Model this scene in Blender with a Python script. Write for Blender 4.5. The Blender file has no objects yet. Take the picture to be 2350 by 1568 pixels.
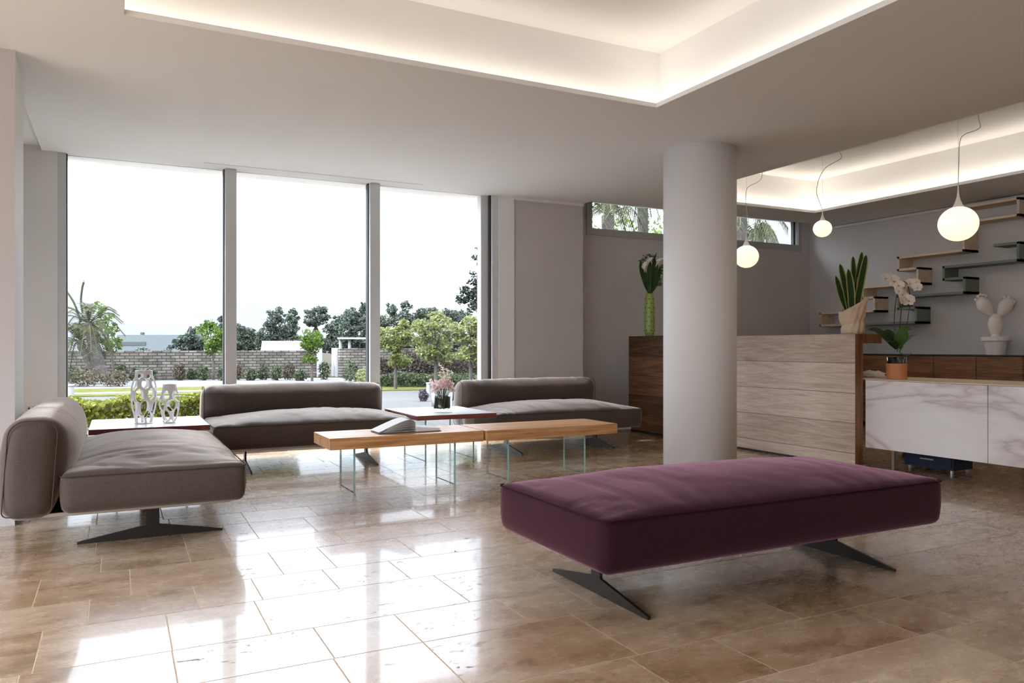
import bpy, bmesh, math, random
from mathutils import Vector, Matrix, noise

PI = math.pi
C = bpy.context.scene.collection
rnd = random.Random(7)

# ------------------------------------------------------------------ camera frame used for measuring
F, TH, HY, CX, EYE = 1780.0, math.radians(27.0), 797.0, 1175.0, 1.05
SN, CS = math.sin(TH), math.cos(TH)


def at(px, py, d):
    """world point seen at a photo pixel, d metres along the camera axis"""
    a, b = (px - CX) / F * d, (HY - py) / F * d
    return Vector((SN * d + CS * a, CS * d - SN * a, EYE + b))


def ground(px, py, z):
    return at(px, py, (EYE - z) * F / (py - HY))


# ------------------------------------------------------------------ object helpers
def link(o, parent=None):
    C.objects.link(o)
    if parent is not None:
        o.parent = parent
    return o


def obj(name, bm, mats, parent=None, smooth=False, label=None):
    me = bpy.data.meshes.new(name)
    bmesh.ops.recalc_face_normals(bm, faces=bm.faces[:])
    bm.to_mesh(me)
    bm.free()
    for m in (mats if isinstance(mats, (list, tuple)) else [mats]):
        me.materials.append(m)
    if smooth:
        me.polygons.foreach_set('use_smooth', [True] * len(me.polygons))
    o = bpy.data.objects.new(name, me)
    if label:
        o['label'] = label
    return link(o, parent)


def tag(o, label, cat, group=None, kind=None):
    o['label'] = label
    o['category'] = cat
    if group:
        o['group'] = group
    if kind:
        o['kind'] = kind
    return o


def thing(name, label, cat, loc=(0, 0, 0), rz=0.0, group=None, kind=None):
    o = bpy.data.objects.new(name, None)
    o.empty_display_size = 0.1
    o.location = loc
    o.rotation_euler = (0, 0, rz)
    link(o)
    return tag(o, label, cat, group, kind)


def struct(name, bm, mats, label=None, cat=None, parent=None, smooth=False):
    o = obj(name, bm, mats, parent, smooth)
    if parent is None:
        o['kind'] = 'structure'
        if label:
            o['label'] = label
            o['category'] = cat
    return o


def NB():
    return bmesh.new()


def box(bm, x0, x1, y0, y1, z0, z1, mi=0):
    v = [bm.verts.new(p) for p in ((x0, y0, z0), (x1, y0, z0), (x1, y1, z0), (x0, y1, z0),
                                   (x0, y0, z1), (x1, y0, z1), (x1, y1, z1), (x0, y1, z1))]
    fs = []
    for q in ((0, 3, 2, 1), (4, 5, 6, 7), (0, 1, 5, 4), (1, 2, 6, 5), (2, 3, 7, 6), (3, 0, 4, 7)):
        f = bm.faces.new([v[i] for i in q])
        f.material_index = mi
        fs.append(f)
    return fs


def bbox(bm, x0, x1, y0, y1, z0, z1, r=0.004, seg=2, mi=0):
    """bevelled box"""
    t = bmesh.new()
    box(t, x0, x1, y0, y1, z0, z1, mi)
    bmesh.ops.bevel(t, geom=t.edges[:], offset=r, segments=seg, affect='EDGES', profile=0.5)
    join(bm, t)


def join(bm, t, M=None):
    me = bpy.data.meshes.new('tmp')
    if M is not None:
        t.transform(M)
    t.to_mesh(me)
    t.free()
    bm.from_mesh(me)
    bpy.data.meshes.remove(me)


def prism(bm, pts, vec, mi=0):
    vec = Vector(vec)
    a = [bm.verts.new(Vector(p)) for p in pts]
    b = [bm.verts.new(Vector(p) + vec) for p in pts]
    n = len(pts)
    fs = [bm.faces.new(a[::-1]), bm.faces.new(b)]
    for i in range(n):
        fs.append(bm.faces.new((a[i], a[(i + 1) % n], b[(i + 1) % n], b[i])))
    for f in fs:
        f.material_index = mi


def catmull(pts, k=6):
    P = [Vector(p) for p in pts]
    P = [P[0] * 2 - P[1]] + P + [P[-1] * 2 - P[-2]]
    out = []
    for i in range(1, len(P) - 2):
        for j in range(k):
            t = j / k
            a, b, c, d = P[i - 1], P[i], P[i + 1], P[i + 2]
            out.append(0.5 * ((2 * b) + (c - a) * t + (2 * a - 5 * b + 4 * c - d) * t * t + (3 * b - a - 3 * c + d) * t ** 3))
    out.append(P[-2])
    return out


def tube(bm, pts, r, n=8, closed=False, mi=0):
    P = [Vector(p) for p in pts]
    m = len(P)
    R = r if isinstance(r, (list, tuple)) else [r] * m
    rings = []
    ref = Vector((0.3, 0.2, 1)).normalized()
    for i in range(m):
        if closed:
            t = P[(i + 1) % m] - P[i - 1]
        else:
            t = P[min(i + 1, m - 1)] - P[max(i - 1, 0)]
        t = t.normalized() if t.length > 1e-9 else Vector((0, 0, 1))
        if abs(t.dot(ref)) > 0.97:
            u = t.cross(Vector((1, 0, 0))).normalized()
        else:
            u = t.cross(ref).normalized()
        w = t.cross(u)
        rings.append([bm.verts.new(P[i] + (u * math.cos(2 * PI * k / n) + w * math.sin(2 * PI * k / n)) * R[i]) for k in range(n)])
    for i in range(m if closed else m - 1):
        a, b = rings[i], rings[(i + 1) % m]
        for k in range(n):
            f = bm.faces.new((a[k], a[(k + 1) % n], b[(k + 1) % n], b[k]))
            f.material_index = mi
    if not closed:
        for rg in (rings[0][::-1], rings[-1]):
            f = bm.faces.new(rg)
            f.material_index = mi


def lathe(bm, prof, n=32, c=(0, 0, 0), cap=True, mi=0):
    rings = []
    for r, z in prof:
        rings.append([bm.verts.new((c[0] + r * math.cos(2 * PI * k / n), c[1] + r * math.sin(2 * PI * k / n), c[2] + z)) for k in range(n)])
    for a, b in zip(rings, rings[1:]):
        for k in range(n):
            f = bm.faces.new((a[k], a[(k + 1) % n], b[(k + 1) % n], b[k]))
            f.material_index = mi
    if cap:
        for rg in (rings[0][::-1], rings[-1]):
            f = bm.faces.new(rg)
            f.material_index = mi


def ball(bm, c, r, sx=1, sy=1, sz=1, u=16, v=12, mi=0):
    t = bmesh.new()
    bmesh.ops.create_uvsphere(t, u_segments=u, v_segments=v, radius=r)
    for f in t.faces:
        f.material_index = mi
    join(bm, t, Matrix.Translation(c) @ Matrix.Diagonal((sx, sy, sz, 1)))


def leaf(bm, c, size, mi=0, asp=0.55, nrm=None, rr=None):
    q = rr or rnd
    d = Vector((q.gauss(0, 1), q.gauss(0, 1), q.gauss(0, .8)))
    d = d.normalized() if d.length > 1e-6 else Vector((1, 0, 0))
    e = Vector((q.gauss(0, 1), q.gauss(0, 1), q.gauss(0, 1)))
    e = d.cross(e)
    e = e.normalized() if e.length > 1e-6 else d.orthogonal().normalized()
    c = Vector(c)
    a = d * size * .5
    b = e * size * .5 * asp
    f = bm.faces.new([bm.verts.new(c - a), bm.verts.new(c + b), bm.verts.new(c + a), bm.verts.new(c - b)])
    f.material_index = mi


def cloud(bm, c, rad, n, size, q, shell=0.55, mi=0, asp=.6):
    c = Vector(c)
    for _ in range(n):
        while True:
            p = Vector((q.uniform(-1, 1), q.uniform(-1, 1), q.uniform(-1, 1)))
            if shell < p.length <= 1 or (p.length <= 1 and q.random() < .25):
                break
        k = 1 + .22 * noise.noise(p * 2.3 + c)
        p = Vector((p.x * rad[0], p.y * rad[1], p.z * rad[2])) * k
        leaf(bm, c + p, size * q.uniform(.6, 1.3), mi, asp, rr=q)


def blade(bm, pts, widths, fold=0.25, up=Vector((0, 0, 1)), mi=0, mi_edge=None):
    """a leaf blade along a spine; fold gives it a V section, edge quads may carry another material"""
    P = catmull(pts, 5)
    m = len(P)
    W = []
    for i in range(m):
        t = i / (m - 1) * (len(widths) - 1)
        k = min(int(t), len(widths) - 2)
        W.append(widths[k] + (widths[k + 1] - widths[k]) * (t - k))
    rows = []
    for i in range(m):
        t = (P[min(i + 1, m - 1)] - P[max(i - 1, 0)]).normalized()
        s_ = t.cross(up)
        s_ = s_.normalized() if s_.length > 1e-4 else Vector((1, 0, 0))
        nn = s_.cross(t).normalized()
        w = max(W[i], 1e-4)
        rows.append([bm.verts.new(P[i] + s_ * w * x + nn * abs(x) * w * fold) for x in (-1, -.7, 0, .7, 1)])
    for a, b in zip(rows, rows[1:]):
        for k in range(4):
            f = bm.faces.new((a[k], a[k + 1], b[k + 1], b[k]))
            f.material_index = mi_edge if (mi_edge is not None and k in (0, 3)) else mi


def cushion(hx, hy, z0, z1, r=0.04, puff=0.04, bulge=0.012, wr=0.004, seed=0, step=0.03, shape=None, taper=0.02, pu=3.0):
    """an upholstered block: rounded box, puffed top, sagging wrinkles, slightly bowed sides"""
    bm = bmesh.new()
    hz, cz = (z1 - z0) / 2, (z0 + z1) / 2
    n = [max(6, int(2 * h / step)) for h in (hx, hy, hz)]
    half = (hx, hy, hz)
    vmap = {}

    def par(i, N, h):
        t = -1 + 2 * i / N
        return math.copysign(abs(t) ** 0.85, t) * h

    def vert(i, j, k):
        key = (i, j, k)
        if key in vmap:
            return vmap[key]
        p = Vector((par(i, n[0], hx), par(j, n[1], hy), par(k, n[2], hz)))
        q = Vector([max(-(h - r), min(h - r, c)) for c, h in zip(p, half)])
        d = p - q
        if d.length > 1e-9:
            cnt = sum(1 for a in d if abs(a) > 1e-9)
            if cnt > 1:
                d = d.normalized() * r
            p = q + d
        u, v, w = p.x / hx, p.y / hy, p.z / hz
        side = max(0, 1 - w * w)
        p.x += math.copysign(1, u) * bulge * side * abs(u) ** 6 * (1 - v ** 4)
        p.y += math.copysign(1, v) * bulge * side * abs(v) ** 6 * (1 - u ** 8)
        tw = max(0, w)
        p.z += puff * tw ** 3 * (1 - abs(u) ** pu) * (1 - abs(v) ** 2.6)
        if w < 0:
            p.x *= 1 - taper * .5 * w * w
            p.y *= 1 - taper * w * w
        e = Vector((p.x * 3.1 + seed * 7.3, p.y * 3.1, p.z * 3.1 + seed))
        p.z += wr * 1.6 * noise.noise(e) * tw
        rid = noise.noise(Vector((p.x * 7 + seed, p.y * 3.2 + noise.noise(e) * 1.5, seed * 3.1)))
        p.z -= wr * 1.5 * max(0, 0.18 - abs(rid)) / .18 * tw * (0.4 + abs(u) * .6)
        edge = max(abs(u), abs(v))
        if edge > .8:
            p.z -= wr * .8 * tw * abs(math.sin((p.x + p.y) * 34 + seed + 2 * noise.noise(e))) * (1 - (edge - .8) / .2) * 3 * (edge - .8)
        if shape:
            p = shape(p, u, v, w)
        p.z += cz
        vmap[key] = bm.verts.new(p)
        return vmap[key]

    for a in range(3):
        b, c = (a + 1) % 3, (a + 2) % 3
        for s_ in (0, n[a]):
            for i in range(n[b]):
                for j in range(n[c]):
                    q = []
                    for di, dj in ((0, 0), (1, 0), (1, 1), (0, 1)):
                        k = [0, 0, 0]
                        k[a], k[b], k[c] = s_, i + di, j + dj
                        q.append(vert(*k))
                    try:
                        bm.faces.new(q)
                    except ValueError:
                        pass
    return bm


def copy_tree(o, parent=None):
    c = o.copy()
    C.objects.link(c)
    c.parent = parent
    for ch in list(o.children):
        copy_tree(ch, c)
    return c


# ------------------------------------------------------------------ materials
def srgb(*c):
    return tuple((x / 255 / 12.92 if x / 255 <= .04045 else ((x / 255 + .055) / 1.055) ** 2.4) for x in c)


def newmat(name):
    m = bpy.data.materials.new(name)
    m.use_nodes = True
    nt = m.node_tree
    return m, nt, nt.nodes['Principled BSDF'], nt.nodes['Material Output']


def N(nt, t, **kw):
    n = nt.nodes.new(t)
    for k, v in kw.items():
        if k.startswith('_'):
            n.inputs[k[1:]].default_value = v
        else:
            setattr(n, k, v)
    return n


def L(nt, a, b):
    nt.links.new(a, b)


def coords(nt, kind='Object', scale=(1, 1, 1), rot=(0, 0, 0), loc=(0, 0, 0)):
    tc = N(nt, 'ShaderNodeTexCoord')
    mp = N(nt, 'ShaderNodeMapping')
    mp.inputs['Scale'].default_value = scale
    mp.inputs['Rotation'].default_value = rot
    mp.inputs['Location'].default_value = loc
    L(nt, tc.outputs[kind], mp.inputs['Vector'])
    return mp.outputs['Vector']


def ramp(nt, fac, stops, interp='LINEAR'):
    r = N(nt, 'ShaderNodeValToRGB')
    r.color_ramp.interpolation = interp
    el = r.color_ramp.elements
    el[0].position, el[0].color = stops[0][0], (*stops[0][1], 1)
    el[1].position, el[1].color = stops[-1][0], (*stops[-1][1], 1)
    for p, c in stops[1:-1]:
        e = el.new(p)
        e.color = (*c, 1)
    L(nt, fac, r.inputs['Fac'])
    return r.outputs['Color']


def nz(nt, vec, scale, detail=4, rough=.55, dist=0):
    n = N(nt, 'ShaderNodeTexNoise', _Scale=scale, _Detail=detail, _Roughness=rough, _Distortion=dist)
    if vec is not None:
        L(nt, vec, n.inputs['Vector'])
    return n.outputs['Fac']


def bump(nt, b, h, strength=.2, dist=.01):
    n = N(nt, 'ShaderNodeBump', _Strength=strength, _Distance=dist)
    L(nt, h, n.inputs['Height'])
    L(nt, n.outputs['Normal'], b.inputs['Normal'])


def plain(name, col, rough=.5, metal=0, spec=.5, var=.06, scale=8, bumpy=0, coat=0, sheen=0):
    """a base colour with slight noise variation"""
    m, nt, b, o = newmat(name)
    v = coords(nt)
    f = nz(nt, v, scale, 3)
    lo, hi = tuple(c * (1 - var) for c in col), tuple(min(1, c * (1 + var)) for c in col)
    L(nt, ramp(nt, f, [(.3, lo), (.7, hi)]), b.inputs['Base Color'])
    b.inputs['Roughness'].default_value = rough
    b.inputs['Metallic'].default_value = metal
    b.inputs['Specular IOR Level'].default_value = spec
    b.inputs['Coat Weight'].default_value = coat
    b.inputs['Coat Roughness'].default_value = .05
    b.inputs['Sheen Weight'].default_value = sheen
    if bumpy:
        bump(nt, b, nz(nt, v, scale * 6, 3), bumpy, .004)
    return m


def fabric(name, col, sheen=.3, tint=None, rough=.9, spec=.15):
    m, nt, b, o = newmat(name)
    v = coords(nt)
    a = nz(nt, coords(nt, scale=(260, 40, 260)), 1, 2)
    c = nz(nt, coords(nt, scale=(40, 260, 40)), 1, 2)
    mx = N(nt, 'ShaderNodeMath', operation='ADD')
    L(nt, a, mx.inputs[0])
    L(nt, c, mx.inputs[1])
    big = nz(nt, v, 3, 3)
    ad = N(nt, 'ShaderNodeMath', operation='MULTIPLY_ADD')
    L(nt, big, ad.inputs[0])
    ad.inputs[1].default_value = .6
    L(nt, mx.outputs[0], ad.inputs[2])
    dv = N(nt, 'ShaderNodeMath', operation='MULTIPLY')
    L(nt, ad.outputs[0], dv.inputs[0])
    dv.inputs[1].default_value = 1 / 2.6
    L(nt, ramp(nt, dv.outputs[0], [(.35, tuple(x * .78 for x in col)), (.65, tuple(x * 1.2 for x in col))]), b.inputs['Base Color'])
    b.inputs['Roughness'].default_value = rough
    b.inputs['Specular IOR Level'].default_value = spec
    b.inputs['Sheen Weight'].default_value = sheen
    b.inputs['Sheen Roughness'].default_value = .38
    b.inputs['Sheen Tint'].default_value = (*(tint or (1, 1, 1)), 1)
    bump(nt, b, mx.outputs[0], .25, .002)
    return m


def wood(name, dark, mid, light, axis='X', plank=None, rough=.45, grain=1.0, seam=None, knots=True, coat=0):
    """grain runs along axis; plank=(axis index, width, offset) adds board-to-board change and thin seams"""
    m, nt, b, o = newmat(name)
    sc = {'X': (1.1, 13, 13), 'Y': (13, 1.1, 13), 'Z': (13, 13, 1.1)}[axis]
    tc = N(nt, 'ShaderNodeTexCoord')
    vec = tc.outputs['Object']
    line = None
    if plank:
        sep = N(nt, 'ShaderNodeSeparateXYZ')
        L(nt, vec, sep.inputs[0])
        dv = N(nt, 'ShaderNodeMath', operation='MULTIPLY_ADD')
        L(nt, sep.outputs[plank[0]], dv.inputs[0])
        dv.inputs[1].default_value = 1 / plank[1]
        dv.inputs[2].default_value = plank[2]
        fl = N(nt, 'ShaderNodeMath', operation='FLOOR')
        L(nt, dv.outputs[0], fl.inputs[0])
        fr = N(nt, 'ShaderNodeMath', operation='FRACT')
        L(nt, dv.outputs[0], fr.inputs[0])
        wn = N(nt, 'ShaderNodeTexWhiteNoise', noise_dimensions='1D')
        L(nt, fl.outputs[0], wn.inputs['W'])
        off = N(nt, 'ShaderNodeVectorMath', operation='MULTIPLY')
        L(nt, wn.outputs['Color'], off.inputs[0])
        off.inputs[1].default_value = (9, 9, 9)
        ad = N(nt, 'ShaderNodeVectorMath', operation='ADD')
        L(nt, vec, ad.inputs[0])
        L(nt, off.outputs[0], ad.inputs[1])
        vec = ad.outputs[0]
        lt = N(nt, 'ShaderNodeMath', operation='LESS_THAN')
        L(nt, fr.outputs[0], lt.inputs[0])
        lt.inputs[1].default_value = .005 / plank[1]
        line = (lt.outputs[0], wn.outputs['Value'])
    mp = N(nt, 'ShaderNodeMapping')
    mp.inputs['Scale'].default_value = sc
    L(nt, vec, mp.inputs['Vector'])
    g1 = nz(nt, mp.outputs[0], 1.1 * grain, 8, .62, 1.4)
    mp2 = N(nt, 'ShaderNodeMapping')
    mp2.inputs['Scale'].default_value = tuple(x * 6 if x > 5 else x * 3 for x in sc)
    L(nt, vec, mp2.inputs['Vector'])
    g2 = nz(nt, mp2.outputs[0], 1.0 * grain, 4, .6, .3)
    mx = N(nt, 'ShaderNodeMath', operation='MULTIPLY_ADD')
    L(nt, g2, mx.inputs[0])
    mx.inputs[1].default_value = .45
    L(nt, g1, mx.inputs[2])
    fac = mx.outputs[0]
    if line:
        a2 = N(nt, 'ShaderNodeMath', operation='MULTIPLY_ADD')
        L(nt, line[1], a2.inputs[0])
        a2.inputs[1].default_value = .22
        L(nt, fac, a2.inputs[2])
        fac = a2.outputs[0]
    sh = .1 if line else 0
    col = ramp(nt, fac, [(.48 + sh, dark), (.72 + sh, mid), (.95 + sh, light)])
    if knots:
        vo = N(nt, 'ShaderNodeTexVoronoi', _Scale=.55)
        mp3 = N(nt, 'ShaderNodeMapping')
        mp3.inputs['Scale'].default_value = tuple(2.4 if x > 5 else 1.2 for x in sc)
        L(nt, vec, mp3.inputs['Vector'])
        L(nt, mp3.outputs[0], vo.inputs['Vector'])
        kf = ramp(nt, vo.outputs['Distance'], [(.03, (1, 1, 1)), (.13, (0, 0, 0))])
        km = N(nt, 'ShaderNodeMixRGB', blend_type='MIX')
        sc2 = N(nt, 'ShaderNodeMath', operation='MULTIPLY')
        L(nt, kf, sc2.inputs[0])
        sc2.inputs[1].default_value = .55
        L(nt, sc2.outputs[0], km.inputs['Fac'])
        L(nt, col, km.inputs['Color1'])
        km.inputs['Color2'].default_value = (*tuple(x * .5 for x in dark), 1)
        col = km.outputs['Color']
    if line:
        mm = N(nt, 'ShaderNodeMixRGB', blend_type='MIX')
        L(nt, line[0], mm.inputs['Fac'])
        L(nt, col, mm.inputs['Color1'])
        mm.inputs['Color2'].default_value = (*(seam or tuple(x * .4 for x in dark)), 1)
        col = mm.outputs['Color']
    L(nt, col, b.inputs['Base Color'])
    b.inputs['Roughness'].default_value = rough
    b.inputs['Coat Weight'].default_value = coat
    b.inputs['Coat Roughness'].default_value = .12
    bump(nt, b, g2, .08, .003)
    return m


def glassy(name, tint=(1, 1, 1), refl=1.0, ior=1.5, rough=.0):
    """thin clear glass: see-through with a Fresnel mirror, so daylight passes without bending"""
    m, nt, b, o = newmat(name)
    nt.nodes.remove(b)
    tr = N(nt, 'ShaderNodeBsdfTransparent')
    tr.inputs['Color'].default_value = (*tint, 1)
    gl = N(nt, 'ShaderNodeBsdfGlossy')
    gl.inputs['Roughness'].default_value = rough
    fr = N(nt, 'ShaderNodeFresnel', _IOR=ior)
    ml = N(nt, 'ShaderNodeMath', operation='MULTIPLY')
    L(nt, fr.outputs[0], ml.inputs[0])
    ml.inputs[1].default_value = refl
    geo = N(nt, 'ShaderNodeNewGeometry')
    inv = N(nt, 'ShaderNodeMath', operation='SUBTRACT')
    inv.inputs[0].default_value = 1
    L(nt, geo.outputs['Backfacing'], inv.inputs[1])
    m2 = N(nt, 'ShaderNodeMath', operation='MULTIPLY')
    L(nt, ml.outputs[0], m2.inputs[0])
    L(nt, inv.outputs[0], m2.inputs[1])
    mx = N(nt, 'ShaderNodeMixShader')
    L(nt, m2.outputs[0], mx.inputs[0])
    L(nt, tr.outputs[0], mx.inputs[1])
    L(nt, gl.outputs[0], mx.inputs[2])
    L(nt, mx.outputs[0], o.inputs['Surface'])
    return m


def foliage(name, a, b_, rough=.55, trans=.25):
    m, nt, b, o = newmat(name)
    geo = N(nt, 'ShaderNodeNewGeometry')
    oi = nz(nt, coords(nt), 1.3, 2)
    ad = N(nt, 'ShaderNodeMath', operation='MULTIPLY_ADD')
    L(nt, geo.outputs['Random Per Island'], ad.inputs[0])
    ad.inputs[1].default_value = .6
    sb = N(nt, 'ShaderNodeMath', operation='SUBTRACT')
    L(nt, oi, sb.inputs[0])
    sb.inputs[1].default_value = .3
    L(nt, sb.outputs[0], ad.inputs[2])
    col = ramp(nt, ad.outputs[0], [(.1, a), (.75, b_)])
    L(nt, col, b.inputs['Base Color'])
    b.inputs['Roughness'].default_value = rough
    b.inputs['Specular IOR Level'].default_value = .08
    tl = N(nt, 'ShaderNodeBsdfTranslucent')
    L(nt, col, tl.inputs['Color'])
    mx = N(nt, 'ShaderNodeMixShader')
    mx.inputs[0].default_value = trans
    L(nt, b.outputs[0], mx.inputs[1])
    L(nt, tl.outputs[0], mx.inputs[2])
    L(nt, mx.outputs[0], o.inputs['Surface'])
    return m


M = {}
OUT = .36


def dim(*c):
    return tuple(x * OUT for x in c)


M['ceil'] = plain('ceiling_plaster', (.80, .79, .77), .9, spec=.2, var=.012, scale=1.5)
M['white'] = plain('white_paint', (.80, .79, .775), .6, spec=.3, var=.012, scale=2)
M['grey_wall'] = plain('grey_wall_paint', (.56, .53, .51), .75, spec=.25, var=.03, scale=2.5)
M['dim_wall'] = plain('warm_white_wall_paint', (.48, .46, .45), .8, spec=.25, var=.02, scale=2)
M['alu'] = plain('aluminium_frame', (.62, .635, .64), .45, var=.02)
M['gasket'] = plain('dark_gasket', (.03, .035, .04), .5)
M['framegrey'] = plain('grey_window_frame', (.40, .39, .37), .5, var=.03)
M['taupe'] = fabric('taupe_upholstery', (.066, .048, .038), .8, (1, .88, .76), .78, .35)
M['plum'] = fabric('plum_upholstery', (.026, .006, .011), .42, (1, .50, .62))
M['taupe_seam'] = plain('taupe_piping', (.07, .055, .048), .9, spec=.1)
M['plum_seam'] = plain('plum_piping', (.028, .007, .012), .9, spec=.1)
M['bronze'] = plain('dark_bronze_steel', (.055, .05, .045), .38, metal=.85, var=.1)
M['steel'] = plain('brushed_steel', (.55, .55, .53), .3, metal=.9, var=.04)
M['slab_wood'] = wood('honey_oak', srgb(150, 100, 58), srgb(200, 150, 100), srgb(226, 184, 138), 'X', rough=.4)
M['desk_wood'] = wood('grey_oak', srgb(164, 142, 124), srgb(192, 170, 152), srgb(212, 192, 174), 'Y', (2, .262, .53), rough=.55, grain=1.7)
M['edge_wood'] = wood('brown_oak_edge', srgb(70, 40, 20), srgb(122, 78, 44), srgb(150, 102, 62), 'Z', rough=.5)
M['walnut'] = wood('dark_walnut', srgb(52, 32, 20), srgb(92, 60, 38), srgb(120, 84, 56), 'Y', (2, .24, .1), rough=.5)
M['sideboard_wood'] = wood('brown_oak', srgb(72, 44, 24), srgb(122, 80, 48), srgb(148, 104, 66), 'Y', rough=.5, knots=True)
M['shelf_tan'] = wood('pale_oak_shelf', srgb(196, 172, 146), srgb(216, 194, 170), srgb(228, 208, 184), 'Y', rough=.6, knots=False)
M['shelf_green'] = plain('grey_green_lacquer', srgb(112, 122, 108), .55, var=.05)
M['burgundy'] = plain('burgundy_gloss_lacquer', srgb(112, 48, 50), .12, coat=1, var=.03)
M['gloss_white'] = plain('gloss_white_glass', (.84, .835, .83), .22, spec=.3, var=.01)
M['black'] = plain('black_plinth', (.015, .014, .013), .5)
M['ceramic'] = plain('white_ceramic', (.80, .78, .79), .25, var=.01)
M['offwhite'] = plain('off_white_ceramic', srgb(234, 226, 217), .4, var=.03)
M['lampneck'] = plain('white_lamp_metal', (.78, .74, .70), .45)
M['cord'] = plain('grey_cord', (.35, .33, .30), .5)
M['pane'] = glassy('window_glass', (.985, .995, .99), 1.0, 1.5)
M['clear'] = glassy('clear_glass', (.965, .99, .985), 1.2, 1.5)
M['glass_edge'] = plain('glass_edge_green', (.34, .60, .57), .12, var=.1, coat=.5)
M['vase_glass'] = glassy('vase_glass', (.95, .975, .97), 1.6, 1.5)
M['dark_glass'] = plain('dark_glass_pot', (.012, .018, .017), .06, coat=1)
M['orange'] = plain('terracotta_sleeve', srgb(196, 128, 78), .6)
M['paper'] = plain('paper', (.78, .77, .76), .8)
M['page_edge'] = plain('page_edges', (.42, .42, .43), .8, var=.25, scale=160)
M['cover'] = plain('book_cover', (.12, .12, .13), .5)
M['wrap'] = plain('beige_wrap', srgb(206, 182, 154), .85, var=.06, scale=20, bumpy=.25)
M['napkin'] = plain('paper_napkin', srgb(226, 214, 200), .9)
M['navy'] = plain('navy_fabric', (.012, .02, .04), .7)
M['limegreen'] = plain('lime_green_ceramic', srgb(150, 168, 84), .35, var=.04)
M['dot'] = plain('dark_green_dots', srgb(46, 60, 26), .5)
M['soil'] = plain('bark_soil', (.03, .022, .016), .95, var=.4, scale=60, bumpy=.4)
M['leaf_dark'] = foliage('dark_leaf', (.014, .03, .010), (.05, .085, .03), .35, .15)
M['leaf_mid'] = foliage('mid_leaf', (.03, .075, .012), (.085, .16, .035), .35, .2)
M['leaf_edge'] = foliage('pale_leaf_edge', (.30, .30, .09), (.42, .42, .16), .4, .2)
M['petal'] = foliage('white_petal', (.72, .62, .52), (.85, .78, .70), .6, .25)
M['petal_lip'] = plain('orchid_lip', srgb(196, 150, 90), .5)
M['pink'] = foliage('pink_petal', (.78, .58, .58), (.90, .78, .76), .6, .45)
M['peach'] = foliage('peach_petal', (.86, .70, .58), (.92, .82, .72), .6, .4)
M['stemgreen'] = plain('green_stem', (.05, .09, .025), .5)
M['stemdark'] = plain('dark_stem', (.02, .024, .014), .5)
M['bark'] = plain('bark', (.035, .027, .022), .95, var=.45, scale=9, bumpy=.6)
M['palmbark'] = plain('palm_bark', (.035, .028, .025), .95, var=.5, scale=14, bumpy=.8)
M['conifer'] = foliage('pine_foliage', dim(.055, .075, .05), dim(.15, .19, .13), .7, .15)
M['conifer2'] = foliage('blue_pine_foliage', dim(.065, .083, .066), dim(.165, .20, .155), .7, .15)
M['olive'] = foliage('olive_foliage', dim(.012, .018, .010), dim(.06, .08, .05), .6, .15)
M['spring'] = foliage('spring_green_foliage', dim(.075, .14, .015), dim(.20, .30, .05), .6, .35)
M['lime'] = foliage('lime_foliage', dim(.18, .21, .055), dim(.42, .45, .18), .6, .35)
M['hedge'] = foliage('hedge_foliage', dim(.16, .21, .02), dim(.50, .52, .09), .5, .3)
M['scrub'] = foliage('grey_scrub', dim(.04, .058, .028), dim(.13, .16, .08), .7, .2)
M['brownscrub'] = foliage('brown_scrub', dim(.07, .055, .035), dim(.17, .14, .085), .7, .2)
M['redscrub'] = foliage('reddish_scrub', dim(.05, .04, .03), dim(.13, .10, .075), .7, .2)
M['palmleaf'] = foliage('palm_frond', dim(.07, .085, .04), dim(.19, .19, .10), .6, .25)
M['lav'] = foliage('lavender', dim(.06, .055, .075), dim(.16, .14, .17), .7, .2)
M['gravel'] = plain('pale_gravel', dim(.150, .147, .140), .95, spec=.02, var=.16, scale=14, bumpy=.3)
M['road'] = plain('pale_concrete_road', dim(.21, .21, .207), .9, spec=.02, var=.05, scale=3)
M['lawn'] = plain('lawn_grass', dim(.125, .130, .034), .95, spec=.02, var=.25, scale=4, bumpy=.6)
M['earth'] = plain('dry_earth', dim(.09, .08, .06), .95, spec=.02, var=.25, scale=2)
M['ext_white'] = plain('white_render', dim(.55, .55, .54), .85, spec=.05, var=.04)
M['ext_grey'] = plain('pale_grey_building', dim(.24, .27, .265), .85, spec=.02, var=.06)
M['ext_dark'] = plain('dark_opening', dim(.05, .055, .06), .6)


M['terrace'] = plain('white_bounce_paving', (.72, .71, .69), .8, var=.03)  # left undimmed, for the strip added to bounce daylight inside
M['roof'] = plain('roof_render', (.6, .6, .6), .9)


def globe_mat():
    m, nt, b, o = newmat('opal_glass_lit')
    b.inputs['Base Color'].default_value = (.85, .82, .78, 1)
    b.inputs['Roughness'].default_value = .25
    b.inputs['Emission Color'].default_value = (1, .80, .56, 1)
    b.inputs['Emission Strength'].default_value = GLOBE
    return m


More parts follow.
